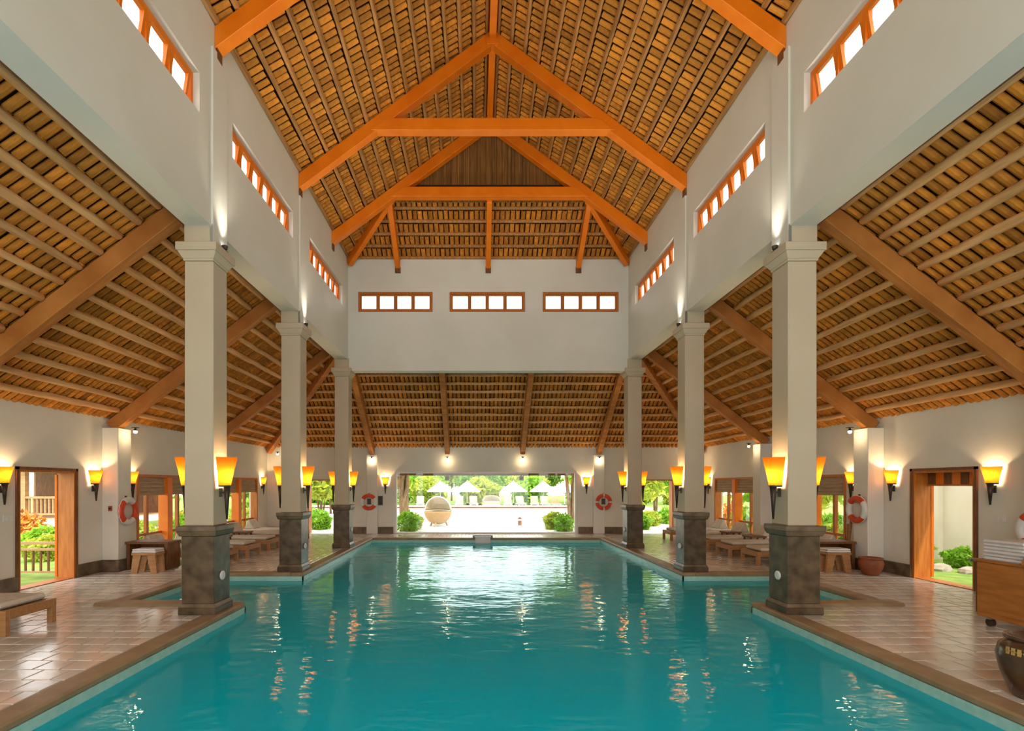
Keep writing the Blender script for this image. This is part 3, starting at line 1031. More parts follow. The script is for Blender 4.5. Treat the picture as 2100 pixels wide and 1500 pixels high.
# ================================================================== GLAZED BAYS AND DOORS IN THE SIDE WALLS
def bay(side, a, b):
    w = window_root()
    X = (lambda n: WL - n) if side == 'left' else (lambda n: WR + n)
    def bx(m, n0, n1, u0, u1, z0, z1):
        return m.box(X(n0), X(n1), u0, u1, z0, z1)
    f = MB()
    bx(f, -.02, .20, a, b, 1.94, 2.0); bx(f, -.02, .20, a, a + .06, 0, 1.94); bx(f, -.02, .20, b - .06, b, 0, 1.94); bx(f, .04, .20, a + .06, b - .06, 0, .05)
    f.build('frame', 'door_wood', w)
    mid = (a + b) / 2 + 0.0
    posts = [mid]
    for p in posts:
        bx(MB(), -.04, .20, p - .10, p + .10, .05, 1.94).build('post', 'orange_wood', w, bevel=0.005)
    for u0, u1 in ((a + .06, mid - .10), (mid + .10, b - .06)):
        c = u0 + (u1 - u0) * 0.46
        bx(MB(), .10, .17, c - .04, c + .04, .05, 1.94).build('mullion', 'door_wood', w)
        for p0, p1 in ((u0, c - .04), (c + .04, u1)):
            bx(MB(), .11, .16, p0, p1, .58, .64).build('rail', 'door_wood', w)
            bx(MB(), .11, .16, p0, p1, .24, .28).build('rail', 'door_wood', w)
            bx(MB(), .133, .139, p0, p1, .64, 1.94).build('pane', 'pane_glass', w)
            bx(MB(), .133, .139, p0, p1, .28, .58).build('pane', 'pane_glass', w)
            bx(MB(), .133, .139, p0, p1, .05, .24).build('pane', 'pane_glass', w)
        bl = bx(MB(), .05, .062, u0 + .01, u1 - .01, 1.52, 1.94).build('blind', 'blind_cloth', w)
        for i in range(4):
            z = 1.53 + i * .085
            bx(MB(), .025, .05, u0 + .01, u1 - .01, z, z + .055).build('fold', 'blind_cloth', bl, bevel=0.01)
for side in ('left', 'right'):
    for a, b in BAYS:
        bay(side, a, b)

def doorway(n, side):
    d = struct(empty('door_%d' % n))
    X = (lambda q: WL - q) if side == 'left' else (lambda q: WR + q)
    a, b = DOOR_Y
    def bx(n0, n1, u0, u1, z0, z1): return MB().box(X(n0), X(n1), u0, u1, z0, z1)
    bx(-.015, WT + .02, a, a + .05, 0, DOOR_Z - .05).build('jamb', 'door_wood', d)
    bx(-.015, WT + .02, b - .05, b, 0, DOOR_Z - .05).build('jamb', 'door_wood', d)
    bx(-.015, WT + .02, a, b, DOOR_Z - .05, DOOR_Z).build('lintel', 'door_wood', d)
    for u0, u1 in ((a - .035, a + .012), (b - .012, b + .035)):
        bx(-.03, .0, u0, u1, 0, DOOR_Z + .035).build('casing', 'dark_wood', d)
    bx(-.03, .0, a - .035, b + .035, DOOR_Z - .012, DOOR_Z + .035).build('casing', 'dark_wood', d)
    bx(.0, WT, a + .05, b - .05, -.02, .012).build('threshold', 'door_wood', d)
    return d, bx
d1, bx1 = doorway(1, 'left')
d2, bx2 = doorway(2, 'right')
# open glazed leaf, swung well outwards at the far jamb of each door
for d, s, w0, ang in ((d1, -1, WL - WT, 74), (d2, 1, WR + WT, 58)):
    L0 = .55
    lf = MB()
    lf.box(0, .09, -.02, .02, .03, 1.95).box(L0 - .09, L0, -.02, .02, .03, 1.95)
    lf.box(.09, L0 - .09, -.02, .02, 1.84, 1.95).box(.09, L0 - .09, -.02, .02, .03, .30).box(.09, L0 - .09, -.02, .02, 1.0, 1.06)
    leaf = lf.build('door_leaf', 'orange_wood', d, bevel=0.004)
    leaf.location = (w0 + s * .03, DOOR_Y[1] - .07, 0)
    leaf.rotation_euler = (0, 0, R(ang) if s > 0 else R(180 - ang))
    MB().box(.09, L0 - .09, -.003, .003, .30, 1.0).build('pane', 'pane_glass', leaf)
    MB().box(.09, L0 - .09, -.003, .003, 1.06, 1.84).build('pane', 'pane_glass', leaf)
    MB().tube([(L0 - .05, -.05, .95), (L0 - .05, -.05, 1.12)], .012, 8).build('handle', 'steel', leaf)

# plank transom over the right door
tr_ = bx2(WT - .05, WT, DOOR_Y[0] + .05, DOOR_Y[1] - .05, 1.74, 1.77).build('transom_rail', 'door_wood', d2)
for i in range(7):
    u = DOOR_Y[0] + .055 + i * .161
    bx2(WT - .04, WT - .01, u, u + .152, 1.77, DOOR_Z - .05).build('transom_plank', 'orange_wood' if i % 2 else 'dark_wood', d2)

# big far window
w = window_root()
a, b, z0, z1 = FO
MB().box(a - .05, a + .03, WF - .05, WF + .10, z0 - .02, z1 + .05).build('frame_post', 'white_paint', w, bevel=0.005)
MB().box(b - .03, b + .05, WF - .05, WF + .10, z0 - .02, z1 + .05).build('frame_post', 'white_paint', w, bevel=0.005)
MB().box(a + .03, b - .03, WF - .05, WF + .10, z1 - .02, z1 + .05).build('frame_head', 'white_paint', w, bevel=0.005)
MB().box(a + .03, b - .03, WF - .05, WF + .10, z0 - .02, z0 + .03).build('frame_sill', 'white_paint', w, bevel=0.005)
st = (b - a - .06) / 5
for i in range(5):
    xa = a + .03 + st * i
    MB().box(xa + .004, xa + st - .004, WF + .03, WF + .042, z0 + .03, z1 - .02).build('pane', 'pane_glass', w)
# timber linings of the two garden openings
for n, (a, b, z0, z1) in enumerate(SO):
    d = struct(empty('door_%d' % (3 + n)))
    MB().box(a - .0, a + .04, WF - .02, WF + WT + .02, 0, z1).build('jamb', 'door_wood', d)
    MB().box(b - .04, b + .0, WF - .02, WF + WT + .02, 0, z1).build('jamb', 'door_wood', d)
    MB().box(a + .04, b - .04, WF - .02, WF + WT + .02, z1 - .04, z1).build('lintel', 'door_wood', d)

# ================================================================== LIFE RINGS, SIGNS, SWITCHES
def life_ring(loc, rot, label, sectors, Rm=.225, r=.062):
    """ring in local xy plane facing +z; sectors = list of (a0,a1) orange arcs in degrees"""
    t = thing('life_ring', label, 'life ring', loc, group='life rings')
    t.rotation_euler = rot
    def arc(a0, a1, rr, n):
        m = MB(); seg = 10; vs, fs = [], []
        for i in range(n + 1):
            A = R(a0 + (a1 - a0) * i / n)
            for k in range(seg):
                B = 2 * math.pi * k / seg
                q = Rm + rr * math.cos(B)
                vs.append((q * math.cos(A), q * math.sin(A), .065 + rr * .8 * math.sin(B)))
        for i in range(n):
            for k in range(seg):
                p, q = i * seg + k, i * seg + (k + 1) % seg
                fs.append((p, q, q + seg, p + seg))
        return m.add(vs, fs)
    arc(0, 360, r, 36).build('ring', 'white_plastic', t, smooth=True)
    for a0, a1 in sectors:
        arc(a0, a1, r * 1.04, 12).build('orange_band', 'ring_orange', t, smooth=True)
    pts = []
    for i in range(17):
        A = R(i * 22.5); q = Rm + r * (1.16 if i % 4 else 1.0)
        pts.append((q * math.cos(A), q * math.sin(A), .065))
    MB().tube(pts, .008, 6).build('grab_rope', 'white_plastic', t)
    MB().box(-.02, .02, Rm - .02, Rm + .09, 0, .02).build('hook', 'dark_metal', t)
    return t
FX = lambda s: (R(90), 0, R(90) * s)       # face along +-x, local y up
life_ring((WL + PIL, CY[1] + .02, 1.22), FX(1), 'white life ring with red-orange sides on the left wall pilaster', [(-52, 52), (128, 232)])
life_ring((WR - PIL, CY[1] + .02, 1.25), FX(-1), 'white life ring with red-orange top and bottom on the right wall pilaster', [(40, 140), (220, 320)])
life_ring((WR - PIL, 7.19, 1.12), FX(-1), 'life ring cut off by the right edge of the picture', [(40, 140), (220, 320)])
life_ring((-3.87, WF - .12, 1.15), (R(90), 0, 0), 'white and orange life ring on the far wall left of the big window', [(35, 150), (215, 330)], .235, .065)
life_ring((4.58, WF - .12, 1.15), (R(90), 0, 0), 'orange life ring with narrow white bands on the far wall right of the big window', [(6, 84), (96, 174), (186, 264), (276, 354)], .235, .065)
def plaque(loc, sx, sz, label, mat='sign_face', name='wall_sign', cat='sign'):
    t = thing(name, label, cat, loc)
    MB().box(-sx / 2, sx / 2, -.02, 0, -sz / 2, sz / 2).build('plate', mat, t, bevel=0.004)
    MB().box(-sx / 2 + .02, sx / 2 - .02, -.026, -.02, -sz / 2 + .02, sz / 2 - .02).build('face', 'dark_metal', t)
plaque((-3.49, WF, 1.20), .19, .34, 'dark grey notice board beside the left far life ring')
plaque((-3.87, WF - .12, 1.17), .15, .22, 'small dark plate inside the left far life ring')
plaque((4.58, WF - .12, 1.17), .15, .22, 'small dark plate inside the right far life ring')
for x, y, s, lb in ((WL, 8.31, 1, 'white double light switch on the left wall by the door'), (WR, 8.05, -1, 'white double light switch on the right wall by the door')):
    t = thing('light_switch', lb, 'switch', (x, y, 1.22))
    MB().box(0, s * .012, -.10, .10, -.065, .065).build('plate', 'white_plastic', t, bevel=0.003)
    for q in (-.05, .05):
        MB().box(s * .012, s * .020, q - .03, q + .03, -.04, .04).build('rocker', 'white_paint', t, bevel=0.003)
t = thing('call_point', 'small dark red call box on the left wall pilaster', 'alarm', (WL + PIL * .55, CY[1] - .2, 1.28))
MB().box(-.035, .035, -.03, 0, -.05, .05).build('case', 'red_box', t, bevel=0.006)
MB().box(-.02, .02, -.036, -.03, -.02, .02).build('button', 'dark_metal', t)

# ================================================================== LOUNGERS AND SMALL FURNITURE
def lounger_proto():
    """foot end at x=0, body towards -x, width .72 along y"""
    t = empty('sun_lounger')
    Lg, W = 1.95, .72
    f = MB()
    f.box(-Lg, 0, 0, .05, .19, .30).box(-Lg, 0, W - .05, W, .19, .30).box(-.06, 0, .05, W - .05, .19, .30).box(-Lg, -Lg + .06, .05, W - .05, .19, .30)
    f.build('frame', 'lounger_wood', t, bevel=0.004)
    for x in (-.07, -Lg):
        for y in (0, W - .07):
            MB().box(x, x + .07, y, y + .07, 0, .19).build('leg', 'lounger_wood', t, bevel=0.004)
    for i in range(12):
        x = -.15 - i * .15
        MB().box(x - .045, x + .045, .05, W - .05, .262, .282).build('slat', 'lounger_wood', t)
    MB().box(-Lg + .05, -.10, .03, W - .03, .30, .375).build('mattress', 'mattress_cloth', t, bevel=0.025)
    MB().prism([(-Lg + .08, .375), (-Lg + .42, .375), (-Lg + .24, .66), (-Lg + .19, .66)], 'y', .10, W - .10).build('wedge_pillow', 'mattress_cloth', t, bevel=0.03)
    return t
lp = lounger_proto()
lused = False
LORD = ['first', 'second', 'third', 'fourth', 'fifth']
def lounger(x, y, rz, label, pillow=True):
    global lused
    t = lp if not lused else copy_tree(lp)
    lused = True
    t.location, t.rotation_euler = (x, y, 0), (0, 0, rz)
    tag(t, label, 'sun lounger', 'wooden sun loungers beside the pool')
lounger(-5.42, 5.89, 0, 'wooden sun lounger in the left foreground, cut off by the picture edge')
for i, y in enumerate((11.10, 12.31, 13.58, 14.85, 16.12)):
    lounger(-5.49, y, 0, 'cream-cushioned wooden lounger, %s from the front in the far left row' % LORD[i])
for i, y in enumerate((11.15, 12.38, 13.60, 14.85, 16.12)):
    lounger(6.12, y + .72, math.pi, 'cream-cushioned wooden lounger, %s from the front in the far right row' % LORD[i])
def side_table(loc, label):
    t = thing('side_table', label, 'table', loc, group='low tables between loungers')
    MB().box(-.22, .22, -.2, .2, .40, .44).build('table_top', 'dark_wood', t, bevel=0.006)
    for x in (-.19, .15):
        for y in (-.18, .14):
            MB().box(x, x + .04, y, y + .04, 0, .40).build('leg', 'dark_wood', t)
    MB().box(-.18, .18, -.16, .16, .12, .145).build('shelf', 'dark_wood', t)
for i, y in enumerate((12.07, 13.31, 14.56)):
    side_table((-6.65, y, 0), 'low dark wooden table, %s from the front between the left loungers' % LORD[i])
    side_table((7.25, y + .05, 0), 'low dark wooden table, %s from the front between the right loungers' % LORD[i])
def desk(loc, label, lab2, lab3, mirror=1):
    t = thing('bench_table', label, 'table', loc)
    MB().box(-.45, .45, -.24, .24, .53, .58).build('table_top', 'dark_wood', t, bevel=0.006)
    for x in (-.43, .36):
        MB().box(x, x + .07, -.22, .22, 0, .53).build('leg_panel', 'dark_wood', t)
    MB().box(-.36, .36, .16, .20, .30, .53).build('back_panel', 'dark_wood', t)
    s = thing('stool', lab2, 'stool', (loc[0] + mirror * .22, loc[1] - .52, 0))
    MB().box(-.24, .24, -.16, .16, .36, .41).build('seat', 'lounger_wood', s, bevel=0.006)
    for sx in (-1, 1):
        MB().prism([(sx * .06, .36), (sx * .22, .36), (sx * .26, 0), (sx * .14, 0)], 'y', -.14, -.09).build('leg', 'lounger_wood', s)
        MB().prism([(sx * .06, .36), (sx * .22, .36), (sx * .26, 0), (sx * .14, 0)], 'y', .09, .14).build('leg', 'lounger_wood', s)
    tw = thing('folded_towels', lab3, 'towels', (loc[0] + mirror * .22, loc[1] - .52, .41))
    for i in range(2):
        MB().box(-.24 + i * .01, .24 - i * .01, -.15, .15, i * .038, i * .038 + .034).build('towel', 'towel_cloth', tw, bevel=0.012)
desk((-6.82, 11.42 - .6, 0), 'dark wooden table behind the stool at the left glazed bay', 'light wooden stool with splayed legs before the left table', 'two folded white towels on the left stool')
desk((7.45, 11.42 - .55, 0), 'dark wooden table beside the right glazed bay', 'wooden stool with splayed legs before the right table', 'two folded white towels on the right stool', -1)
for i, (x, y, lb) in enumerate(((-7.02, 10.62, 'white slipper on the floor beside the left stool'), (-6.18, 10.66, 'white slipper on the floor under the left stool'))):
    t = thing('slipper', lb, 'slipper', (x, y, 0), rz=.4 + i)
    MB().lathe([(0, 0), (.9, 0), (1, .12), (.9, .22), (0, .22)], 14, sx=.13, sy=.055).build('sole', 'white_plastic', t)
    MB().lathe([(1, .2), (.8, .7), (.3, 1.0), (0, 1.05)], 14, sx=.07, sy=.052, o=(.05, 0, 0)).build('upper', 'white_plastic', t, smooth=True)
    for c in t.children: c.scale = (1, 1, .09 if c.name.startswith('sole') else .075)

# towel trolley
t = thing('towel_trolley', 'orange-brown wooden trolley on wheels at the right edge', 'trolley', (6.62, 5.90, 0))
MB().box(-.32, .32, -.75, .55, .12, .80).build('body', 'trolley_wood', t, bevel=0.008)
MB().box(-.34, .34, -.77, .57, .80, .83).build('top', 'trolley_wood', t, bevel=0.006)
MB().box(-.327, -.32, -.70, -.12, .18, .75).build('door', 'trolley_wood', t, bevel=0.003)
MB().box(-.327, -.32, -.08, .50, .18, .75).build('door', 'trolley_wood', t, bevel=0.003)
for x in (-.26, .26):
    MB().box(x - .02, x + .02, .55, .60, .15, .80).build('handle_post', 'dark_wood', t)
MB().tube([(-.30, .66, .80), (.30, .66, .80)], .02, 10).build('handle', 'steel', t)
for x in (-.26, .26):
    MB().tube([(x, .57, .77), (x, .62, .79), (x, .66, .80)], .014, 8).build('handle_bracket', 'steel', t)
for x in (-.24, .24):
    for y in (-.65, .45):
        wl_ = MB().tube([(x - .02, y, .05), (x + .02, y, .05)], .05, 16).build('wheel', 'dark_metal', t)
        MB().box(x - .03, x + .03, y - .025, y + .025, .09, .125).build('caster_fork', 'steel', wl_)
t = thing('towel_stack', 'tall stack of folded white towels on the wooden trolley', 'towels', (6.56, 6.14, .83))
for i in range(6):
    j = random.uniform(-.012, .012)
    MB().box(-.24 + j, .24 + j, -.24, .26 + j, i * .042, i * .042 + .040).build('towel', 'towel_cloth', t, bevel=0.016)
t = thing('towel_stack', 'loosely folded white towels at the back of the trolley top', 'towels', (6.62, 5.55, .83))
for i in range(8):
    j = random.uniform(-.012, .012)
    MB().box(-.20 + j, .26 + j, -.28, .26 + j, i * .042, i * .042 + .040).build('towel', 'towel_cloth', t, bevel=0.016)
t = thing('wooden_tray', 'slanted brown wooden holder leaning against the towels on the trolley', 'tray', (6.27, 5.76, .83))
MB().prism([(-.02, 0), (.02, 0), (.06, .15), (.04, .15)], 'y', -.28, .12).build('panel', 'trolley_wood', t)
MB().box(-.02, .04, -.28, .12, 0, .012).build('base', 'trolley_wood', t)

# jars
def jar(name, prof, mat, loc, label, cat, seg=28):
    t = thing(name, label, cat, loc)
    MB().lathe(prof, seg).build('body', mat, t, smooth=True)
    r, z = prof[-1]
    MB().lathe([(r, z), (r + .022, z + .006), (r + .022, z + .03), (r - .005, z + .034), (r - .03, z + .02), (r - .04, z - .05)], seg).build('rim', mat, t, smooth=True)
    return t
t = jar('water_jar', [(0, 0), (.17, 0), (.19, .04), (.245, .20), (.27, .34), (.25, .42), (.20, .47)], 'glazed_jar', (4.63, 4.20, 0),
        'large dark glazed jar with gold marks by the pool edge', 'jar')
for i in range(5):
    A = R(178 + i * 9)
    g = MB().box(-.012, .012, -.004, .004, -.028, .028).box(-.016, .016, -.004, .004, -.006, .006).build('gold_mark', 'gold_paint', t)
    g.location = (.263 * math.cos(A), .263 * math.sin(A), .395); g.rotation_euler = (0, 0, A + R(90))
jar('clay_pot', [(0, 0), (.12, 0), (.14, .03), (.20, .17), (.21, .24), (.18, .31)], 'clay', (7.72, 10.02, 0), 'red-brown clay pot by the right wall pilaster', 'pot')
for i, (x, lb) in enumerate(((.0, 'longer wooden pole leaning beside the right glazed bay'), (.09, 'shorter wooden pole leaning beside the right glazed bay'))):
    t = thing('wooden_pole', lb, 'pole', (WR - .34 + x, 11.00 + .1 * i, 0))
    hh = 1.02 - .12 * i
    MB().beam((0, 0, 0), (.22 - x, .14, hh), .05, .03, up=(0, 1, 0)).build('shaft', 'lounger_wood', t, bevel=0.004)
    MB().box(-.03, .03, -.03, .03, 0, .03).build('foot', 'dark_metal', t)
# fountain spout at the far pool edge
t = thing('fountain_spout', 'pale stone spout pouring water at the far pool edge', 'fountain', (.21, PF, 0))
MB().box(-.33, .33, -.10, .16, .006, .10).build('block', 'marble_trim', t, bevel=0.01)
MB().box(-.27, .27, -.16, -.10, .05, .07).build('lip', 'steel', t)
ws = MB(); vs = []
for i in range(7):
    a = i / 6
    for x in (-.25, .25):
        vs.append((x, -.16 - .08 * a, .05 - .22 * a * a))
ws.add(vs, [(2 * i, 2 * i + 1, 2 * i + 3, 2 * i + 2) for i in range(6)])
ws.build('water_sheet', 'white_plastic', t, smooth=True, solid=0.006)

# ================================================================== OUTSIDE
m = MB().box(-70, WL - WT, -20, 90, -.4, -.04).box(WR + WT, 70, -20, 90, -.4, -.04).box(WL - WT, WR + WT, 43, 90, -.4, -.03)
struct(m.build('ground', 'grass'))
struct(MB().box(-14, 14, WF + WT, 43, -.4, -.02).build('floor_terrace', 'terrace'))
t = thing('low_wall', 'low white kerb wall across the sunny terrace', 'wall', (0, 39.9, -.02))
MB().box(-13, 13, -.25, .25, 0, .10).build('base', 'clay', t)
MB().box(-13, 13, -.32, .32, .10, .20).build('coping', 'white_paint', t, bevel=0.02)

def foliage(n, rx, ry, rz, leaf, squash=1.0, shell=0.55):
    m = MB()
    for _ in range(n):
        while True:
            p = Vector((random.uniform(-1, 1), random.uniform(-1, 1), random.uniform(-1, 1)))
            if shell < p.length < 1: break
        k = 1 + .18 * math.sin(5 * p.x + 3 * p.y) + .12 * math.sin(7 * p.z)
        c = Vector((p.x * rx * k, p.y * ry * k, p.z * rz * k))
        q = Vector((random.gauss(0, 1), random.gauss(0, 1), random.gauss(0, 1))).normalized()
        r2 = q.cross(Vector((random.gauss(0, 1), random.gauss(0, 1), random.gauss(0, 1)))).normalized()
        s = leaf * random.uniform(.6, 1.3)
        a, b = q * s, r2 * s * .42
        m.add([c - a, c + b - a * .1, c + a, c - b - a * .1], [(0, 1, 2, 3)])
    return m
SHRUB = [foliage(1500, .5, .5, .45, .085).mesh('shrub_leaves', 'leaf_green'), foliage(1500, .5, .5, .45, .085).mesh('shrub_leaves', 'leaf_light'),
         foliage(700, .5, .5, .45, .10).mesh('shrub_leaves', 'flower_leaf')]
CROWN = [foliage(2600, 2.0, 2.0, 1.7, .26, shell=.35).mesh('crown', n) for n in ('leaf_green', 'leaf_light', 'leaf_dark')]
def shrub(loc, size, kind, label, sq=1.0):
    t = thing('shrub', label, 'shrub', loc, rz=random.uniform(0, 6))
    f = link('foliage', SHRUB[kind], t)
    f.scale = (size, size, size * sq); f.location = (0, 0, .40 * size * sq)
    st = MB()
    for i in range(4):
        a = random.uniform(0, 6.28)
        st.tube([(0, 0, 0), (math.cos(a) * .12 * size, math.sin(a) * .12 * size, .5 * size * sq)], [.02 * size, .008], 6)
    st.build('stems', 'bark', t)
def tree(loc, h, size, kind, label, multi=1, spread=.25, trunk=.13, sq=1.0):
    t = thing('tree', label, 'tree', loc, rz=random.uniform(0, 6))
    tr = MB()
    for i in range(multi):
        a = 6.28 * i / multi + random.uniform(-.3, .3)
        sp = spread if multi > 1 else 0.05
        wob = [random.uniform(-.09, .09) if multi > 2 else 0 for _ in range(10)]
        pts = [(wob[int(z * 4)] + math.cos(a) * sp * z * z * h * .5 + math.cos(a) * (.1 if multi > 1 else 0), math.sin(a) * sp * z * z * h * .5 + math.sin(a) * (.1 if multi > 1 else 0), h * z) for z in (0, .25, .5, .75, 1.0)]
        tr.tube(pts, [trunk, trunk * .8, trunk * .7, trunk * .55, trunk * .35], 8)
    tr.build('trunk', 'bark', t, smooth=True)
    f = link('crown', CROWN[kind], t)
    f.scale = (size, size, size * sq); f.location = (0, 0, h + size * .5)
# row of trees and hedge at the end of the garden
hx = -34
i = 0
KN = ['leafy green', 'pale yellow-green', 'dark green']
PLN = ['far left', 'left', 'middle left', 'centre left', 'centre', 'centre right', 'middle right', 'right', 'far right']
for row, (yy, sz, hh, rowname) in enumerate(((52.5, 1.02, 1.3, 'front'), (59, 1.0, 3.0, 'back'))):
    for j in range(9):
        x = -22 + j * 5.5 + row * 2.6 + random.uniform(-.15, .15)
        k = (j * 2 + row) % 3
        tree((x, yy + random.uniform(-.4, .4), -.04), hh, sz, k, '%s tree, %s of the %s row beyond the umbrellas' % (KN[k], PLN[j], rowname), sq=1.0)
for j in range(9):
    x = -18 + j * 4.6
    k = (1, 0, 0, 1)[j % 4]
    shrub((x, 47.2, -.04), 3.3, k, '%s hedge bush, %s of the row behind the poolside loungers' % (['green', 'yellow-green', 'dark'][0 if k == 0 else 1 if k == 1 else 0] if k < 2 else 'orange-flowering', PLN[j]), .9)
def umbrella(x, y, label, r=1.2):
    t = thing('umbrella', label, 'umbrella', (x, y, -.03), group='white umbrellas on the terrace')
    n = 8
    vs = [(0, 0, 2.16)] + [(r * math.cos(R(22.5 + 45 * k)), r * math.sin(R(22.5 + 45 * k)), 1.30) for k in range(n)] + [(0, 0, 2.10)] + [(r * math.cos(R(22.5 + 45 * k)), r * math.sin(R(22.5 + 45 * k)), 1.22) for k in range(n)]
    fs = [(0, 1 + k, 1 + (k + 1) % n) for k in range(n)] + [(n + 1, n + 2 + (k + 1) % n, n + 2 + k) for k in range(n)] + [(1 + k, n + 2 + k, n + 2 + (k + 1) % n, 1 + (k + 1) % n) for k in range(n)]
    MB().add(vs, fs).build('canopy', 'canvas', t)
    MB().tube([(0, 0, 0), (0, 0, 2.22)], .03, 8).build('pole', 'white_paint', t)
    MB().lathe([(0, 0), (.28, 0), (.28, .06), (.05, .09), (.05, .25), (0, .25)], 14).build('base', 'dark_metal', t)
for px, lb in ((903, 'leftmost white umbrella above the wicker ball chair'), (958, 'white umbrella second from the left on the terrace'), (1053, 'white umbrella in the middle of the terrace row'),
               (1114, 'white umbrella second from the right on the terrace'), (1158, 'rightmost white umbrella, partly hidden by the tree')):
    uy = 44.0 if px < 1150 else 41.2
    umbrella((px - VX) * uy / F, uy, lb)
def pool_lounger(x, y, label, lean):
    t = thing('sun_lounger', label, 'sun lounger', (x, y, -.03), rz=lean, group='cream loungers on the terrace')
    MB().box(-.33, .33, -.9, .5, .24, .30).build('frame', 'white_paint', t)
    for sx in (-.30, .25):
        for sy in (-.85, .40):
            MB().box(sx, sx + .05, sy, sy + .05, 0, .24).build('leg', 'white_paint', t)
    MB().box(-.31, .31, -.85, .0, .30, .37).build('mattress', 'sunbed_cloth', t, bevel=0.02)
    MB().prism([(0.0, .30), (.07, .30), (.52, .86), (.45, .90), (0.0, .38)], 'x', -.31, .31).build('backrest', 'sunbed_cloth', t, bevel=0.02)
LP = [(862, 'leftmost'), (942, 'second'), (971, 'third'), (1041, 'fourth'), (1067, 'fifth'), (1096, 'sixth'), (1117, 'seventh'), (1138, 'rightmost')]
for px, nm in LP:
    pool_lounger((px - VX) * 42.2 / F, 42.2, 'cream lounger on the far terrace, %s of the row from the left' % nm, random.uniform(-.12, .12))
t = thing('day_bed', 'round cream day bed among the terrace loungers', 'day bed', ((1008 - VX) * 42.3 / F, 42.3, -.03))
MB().lathe([(0, 0), (.70, 0), (.74, .30), (0, .30)], 20).build('base', 'wicker_pale', t)
MB().lathe([(0, .30), (.70, .30), (.70, .42), (.62, .48), (0, .50)], 20).build('mattress', 'sunbed_cloth', t, smooth=True)
MB().lathe([(.75, .30), (.75, .62), (.60, .82), (.35, .93), (0, .96)], 20, 0, 180).build('hood', 'canvas', t, smooth=True, solid=0.03)
# wicker ball chair
t = thing('ball_chair', 'round wicker ball chair with a pale canopy on the terrace', 'chair', ((898 - VX) * 22.3 / F, 22.3, -.02), rz=R(-20))
pr = [(.60 * math.sin(R(a)), .66 - .60 * math.cos(R(a))) for a in range(10, 96, 8)]
MB().lathe([(0, pr[0][1])] + pr, 28).build('bowl', 'wicker', t, smooth=True, solid=0.03)
pr = [(.615 * math.sin(R(a)), .66 - .615 * math.cos(R(a))) for a in range(92, 181, 8)]
MB().lathe(pr, 28, 0, 180).build('canopy', 'wicker_pale', t, smooth=True, solid=0.025)
for a in (0, 180):
    pts = [(.62 * math.sin(R(q)) * math.cos(R(a)), .62 * math.sin(R(q)) * math.sin(R(a)), .66 - .62 * math.cos(R(q))) for q in range(92, 181, 11)]
    MB().tube(pts, .025, 8).build('canopy_rim', 'canvas', t, smooth=True)
MB().lathe([(0, .42), (.42, .42), (.50, .50), (.48, .58), (0, .60)], 20).build('cushion', 'mattress_cloth', t, smooth=True)
for a in (40, 160, 280):
    MB().tube([(.34 * math.cos(R(a)), .34 * math.sin(R(a)), .20), (.44 * math.cos(R(a)), .44 * math.sin(R(a)), 0)], .04, 8).build('foot', 'wicker', t)
t = thing('bollard', 'small brown bollard light on the white terrace', 'bollard', ((1066 - VX) * 22.6 / F, 22.6, -.02))
MB().lathe([(0, 0), (.085, 0), (.085, .30), (.06, .36), (0, .38)], 16).build('post', 'clay', t)
MB().lathe([(.087, .22), (.087, .28)], 16).build('light_band', 'white_plastic', t)
# planting in front of the big window
shrub((-2.62, 19.75, -.02), .86, 0, 'bright green round shrub outside the big window at its left end', 1.0)
shrub((-2.55, 20.75, -.02), .82, 1, 'yellow-green shrub behind the left window shrub', .9)
shrub((3.38, 19.70, -.02), .76, 0, 'bright green shrub outside the big window at its right end', 1.0)
shrub((3.15, 20.70, -.02), .92, 1, 'yellow-green shrub behind the right window shrub', .9)
tree((-3.65, 25.6, -.02), 3.6, .9, 0, 'many-stemmed tree with pale bark left of the ball chair', multi=8, spread=.20, trunk=.13)
tree((4.75, 25.5, -.02), 3.6, .9, 1, 'leaning brown tree trunk seen at the right end of the big window', multi=3, spread=.20, trunk=.13)
# beam and boxes under the outer eave
e = thing('eave_beam', 'dark timber beam hanging under the eave outside the big window', 'beam', (XC, 19.35, 2.12))
MB().box(-3.9, 3.9, -.06, .06, 0, .14).build('beam', 'dark_wood', e)
for x in (-3.8, 0, 3.8):
    MB().box(x - .04, x + .04, -.04, .04, .14, .33).build('hanger', 'dark_wood', e)
for px, lb in ((917, 'dark loudspeaker box hanging at the left of the eave beam'), (1069, 'dark loudspeaker box hanging at the right of the eave beam')):
    t = thing('loudspeaker', lb, 'speaker', ((px - VX) * 19.35 / F, 19.35, 1.93))
    MB().box(-.085, .085, -.07, .07, 0, .17).build('cabinet', 'dark_wood', t, bevel=0.008)
    MB().lathe([(.055, 0), (.06, .006), (.02, .012), (0, .006)], 14).build('cone', 'dark_metal', t)
    t.children[1].rotation_euler = (R(90), 0, 0); t.children[1].location = (0, -.07, .085)
    MB().box(-.02, .02, -.02, .02, .17, .20).build('bracket', 'dark_metal', t)
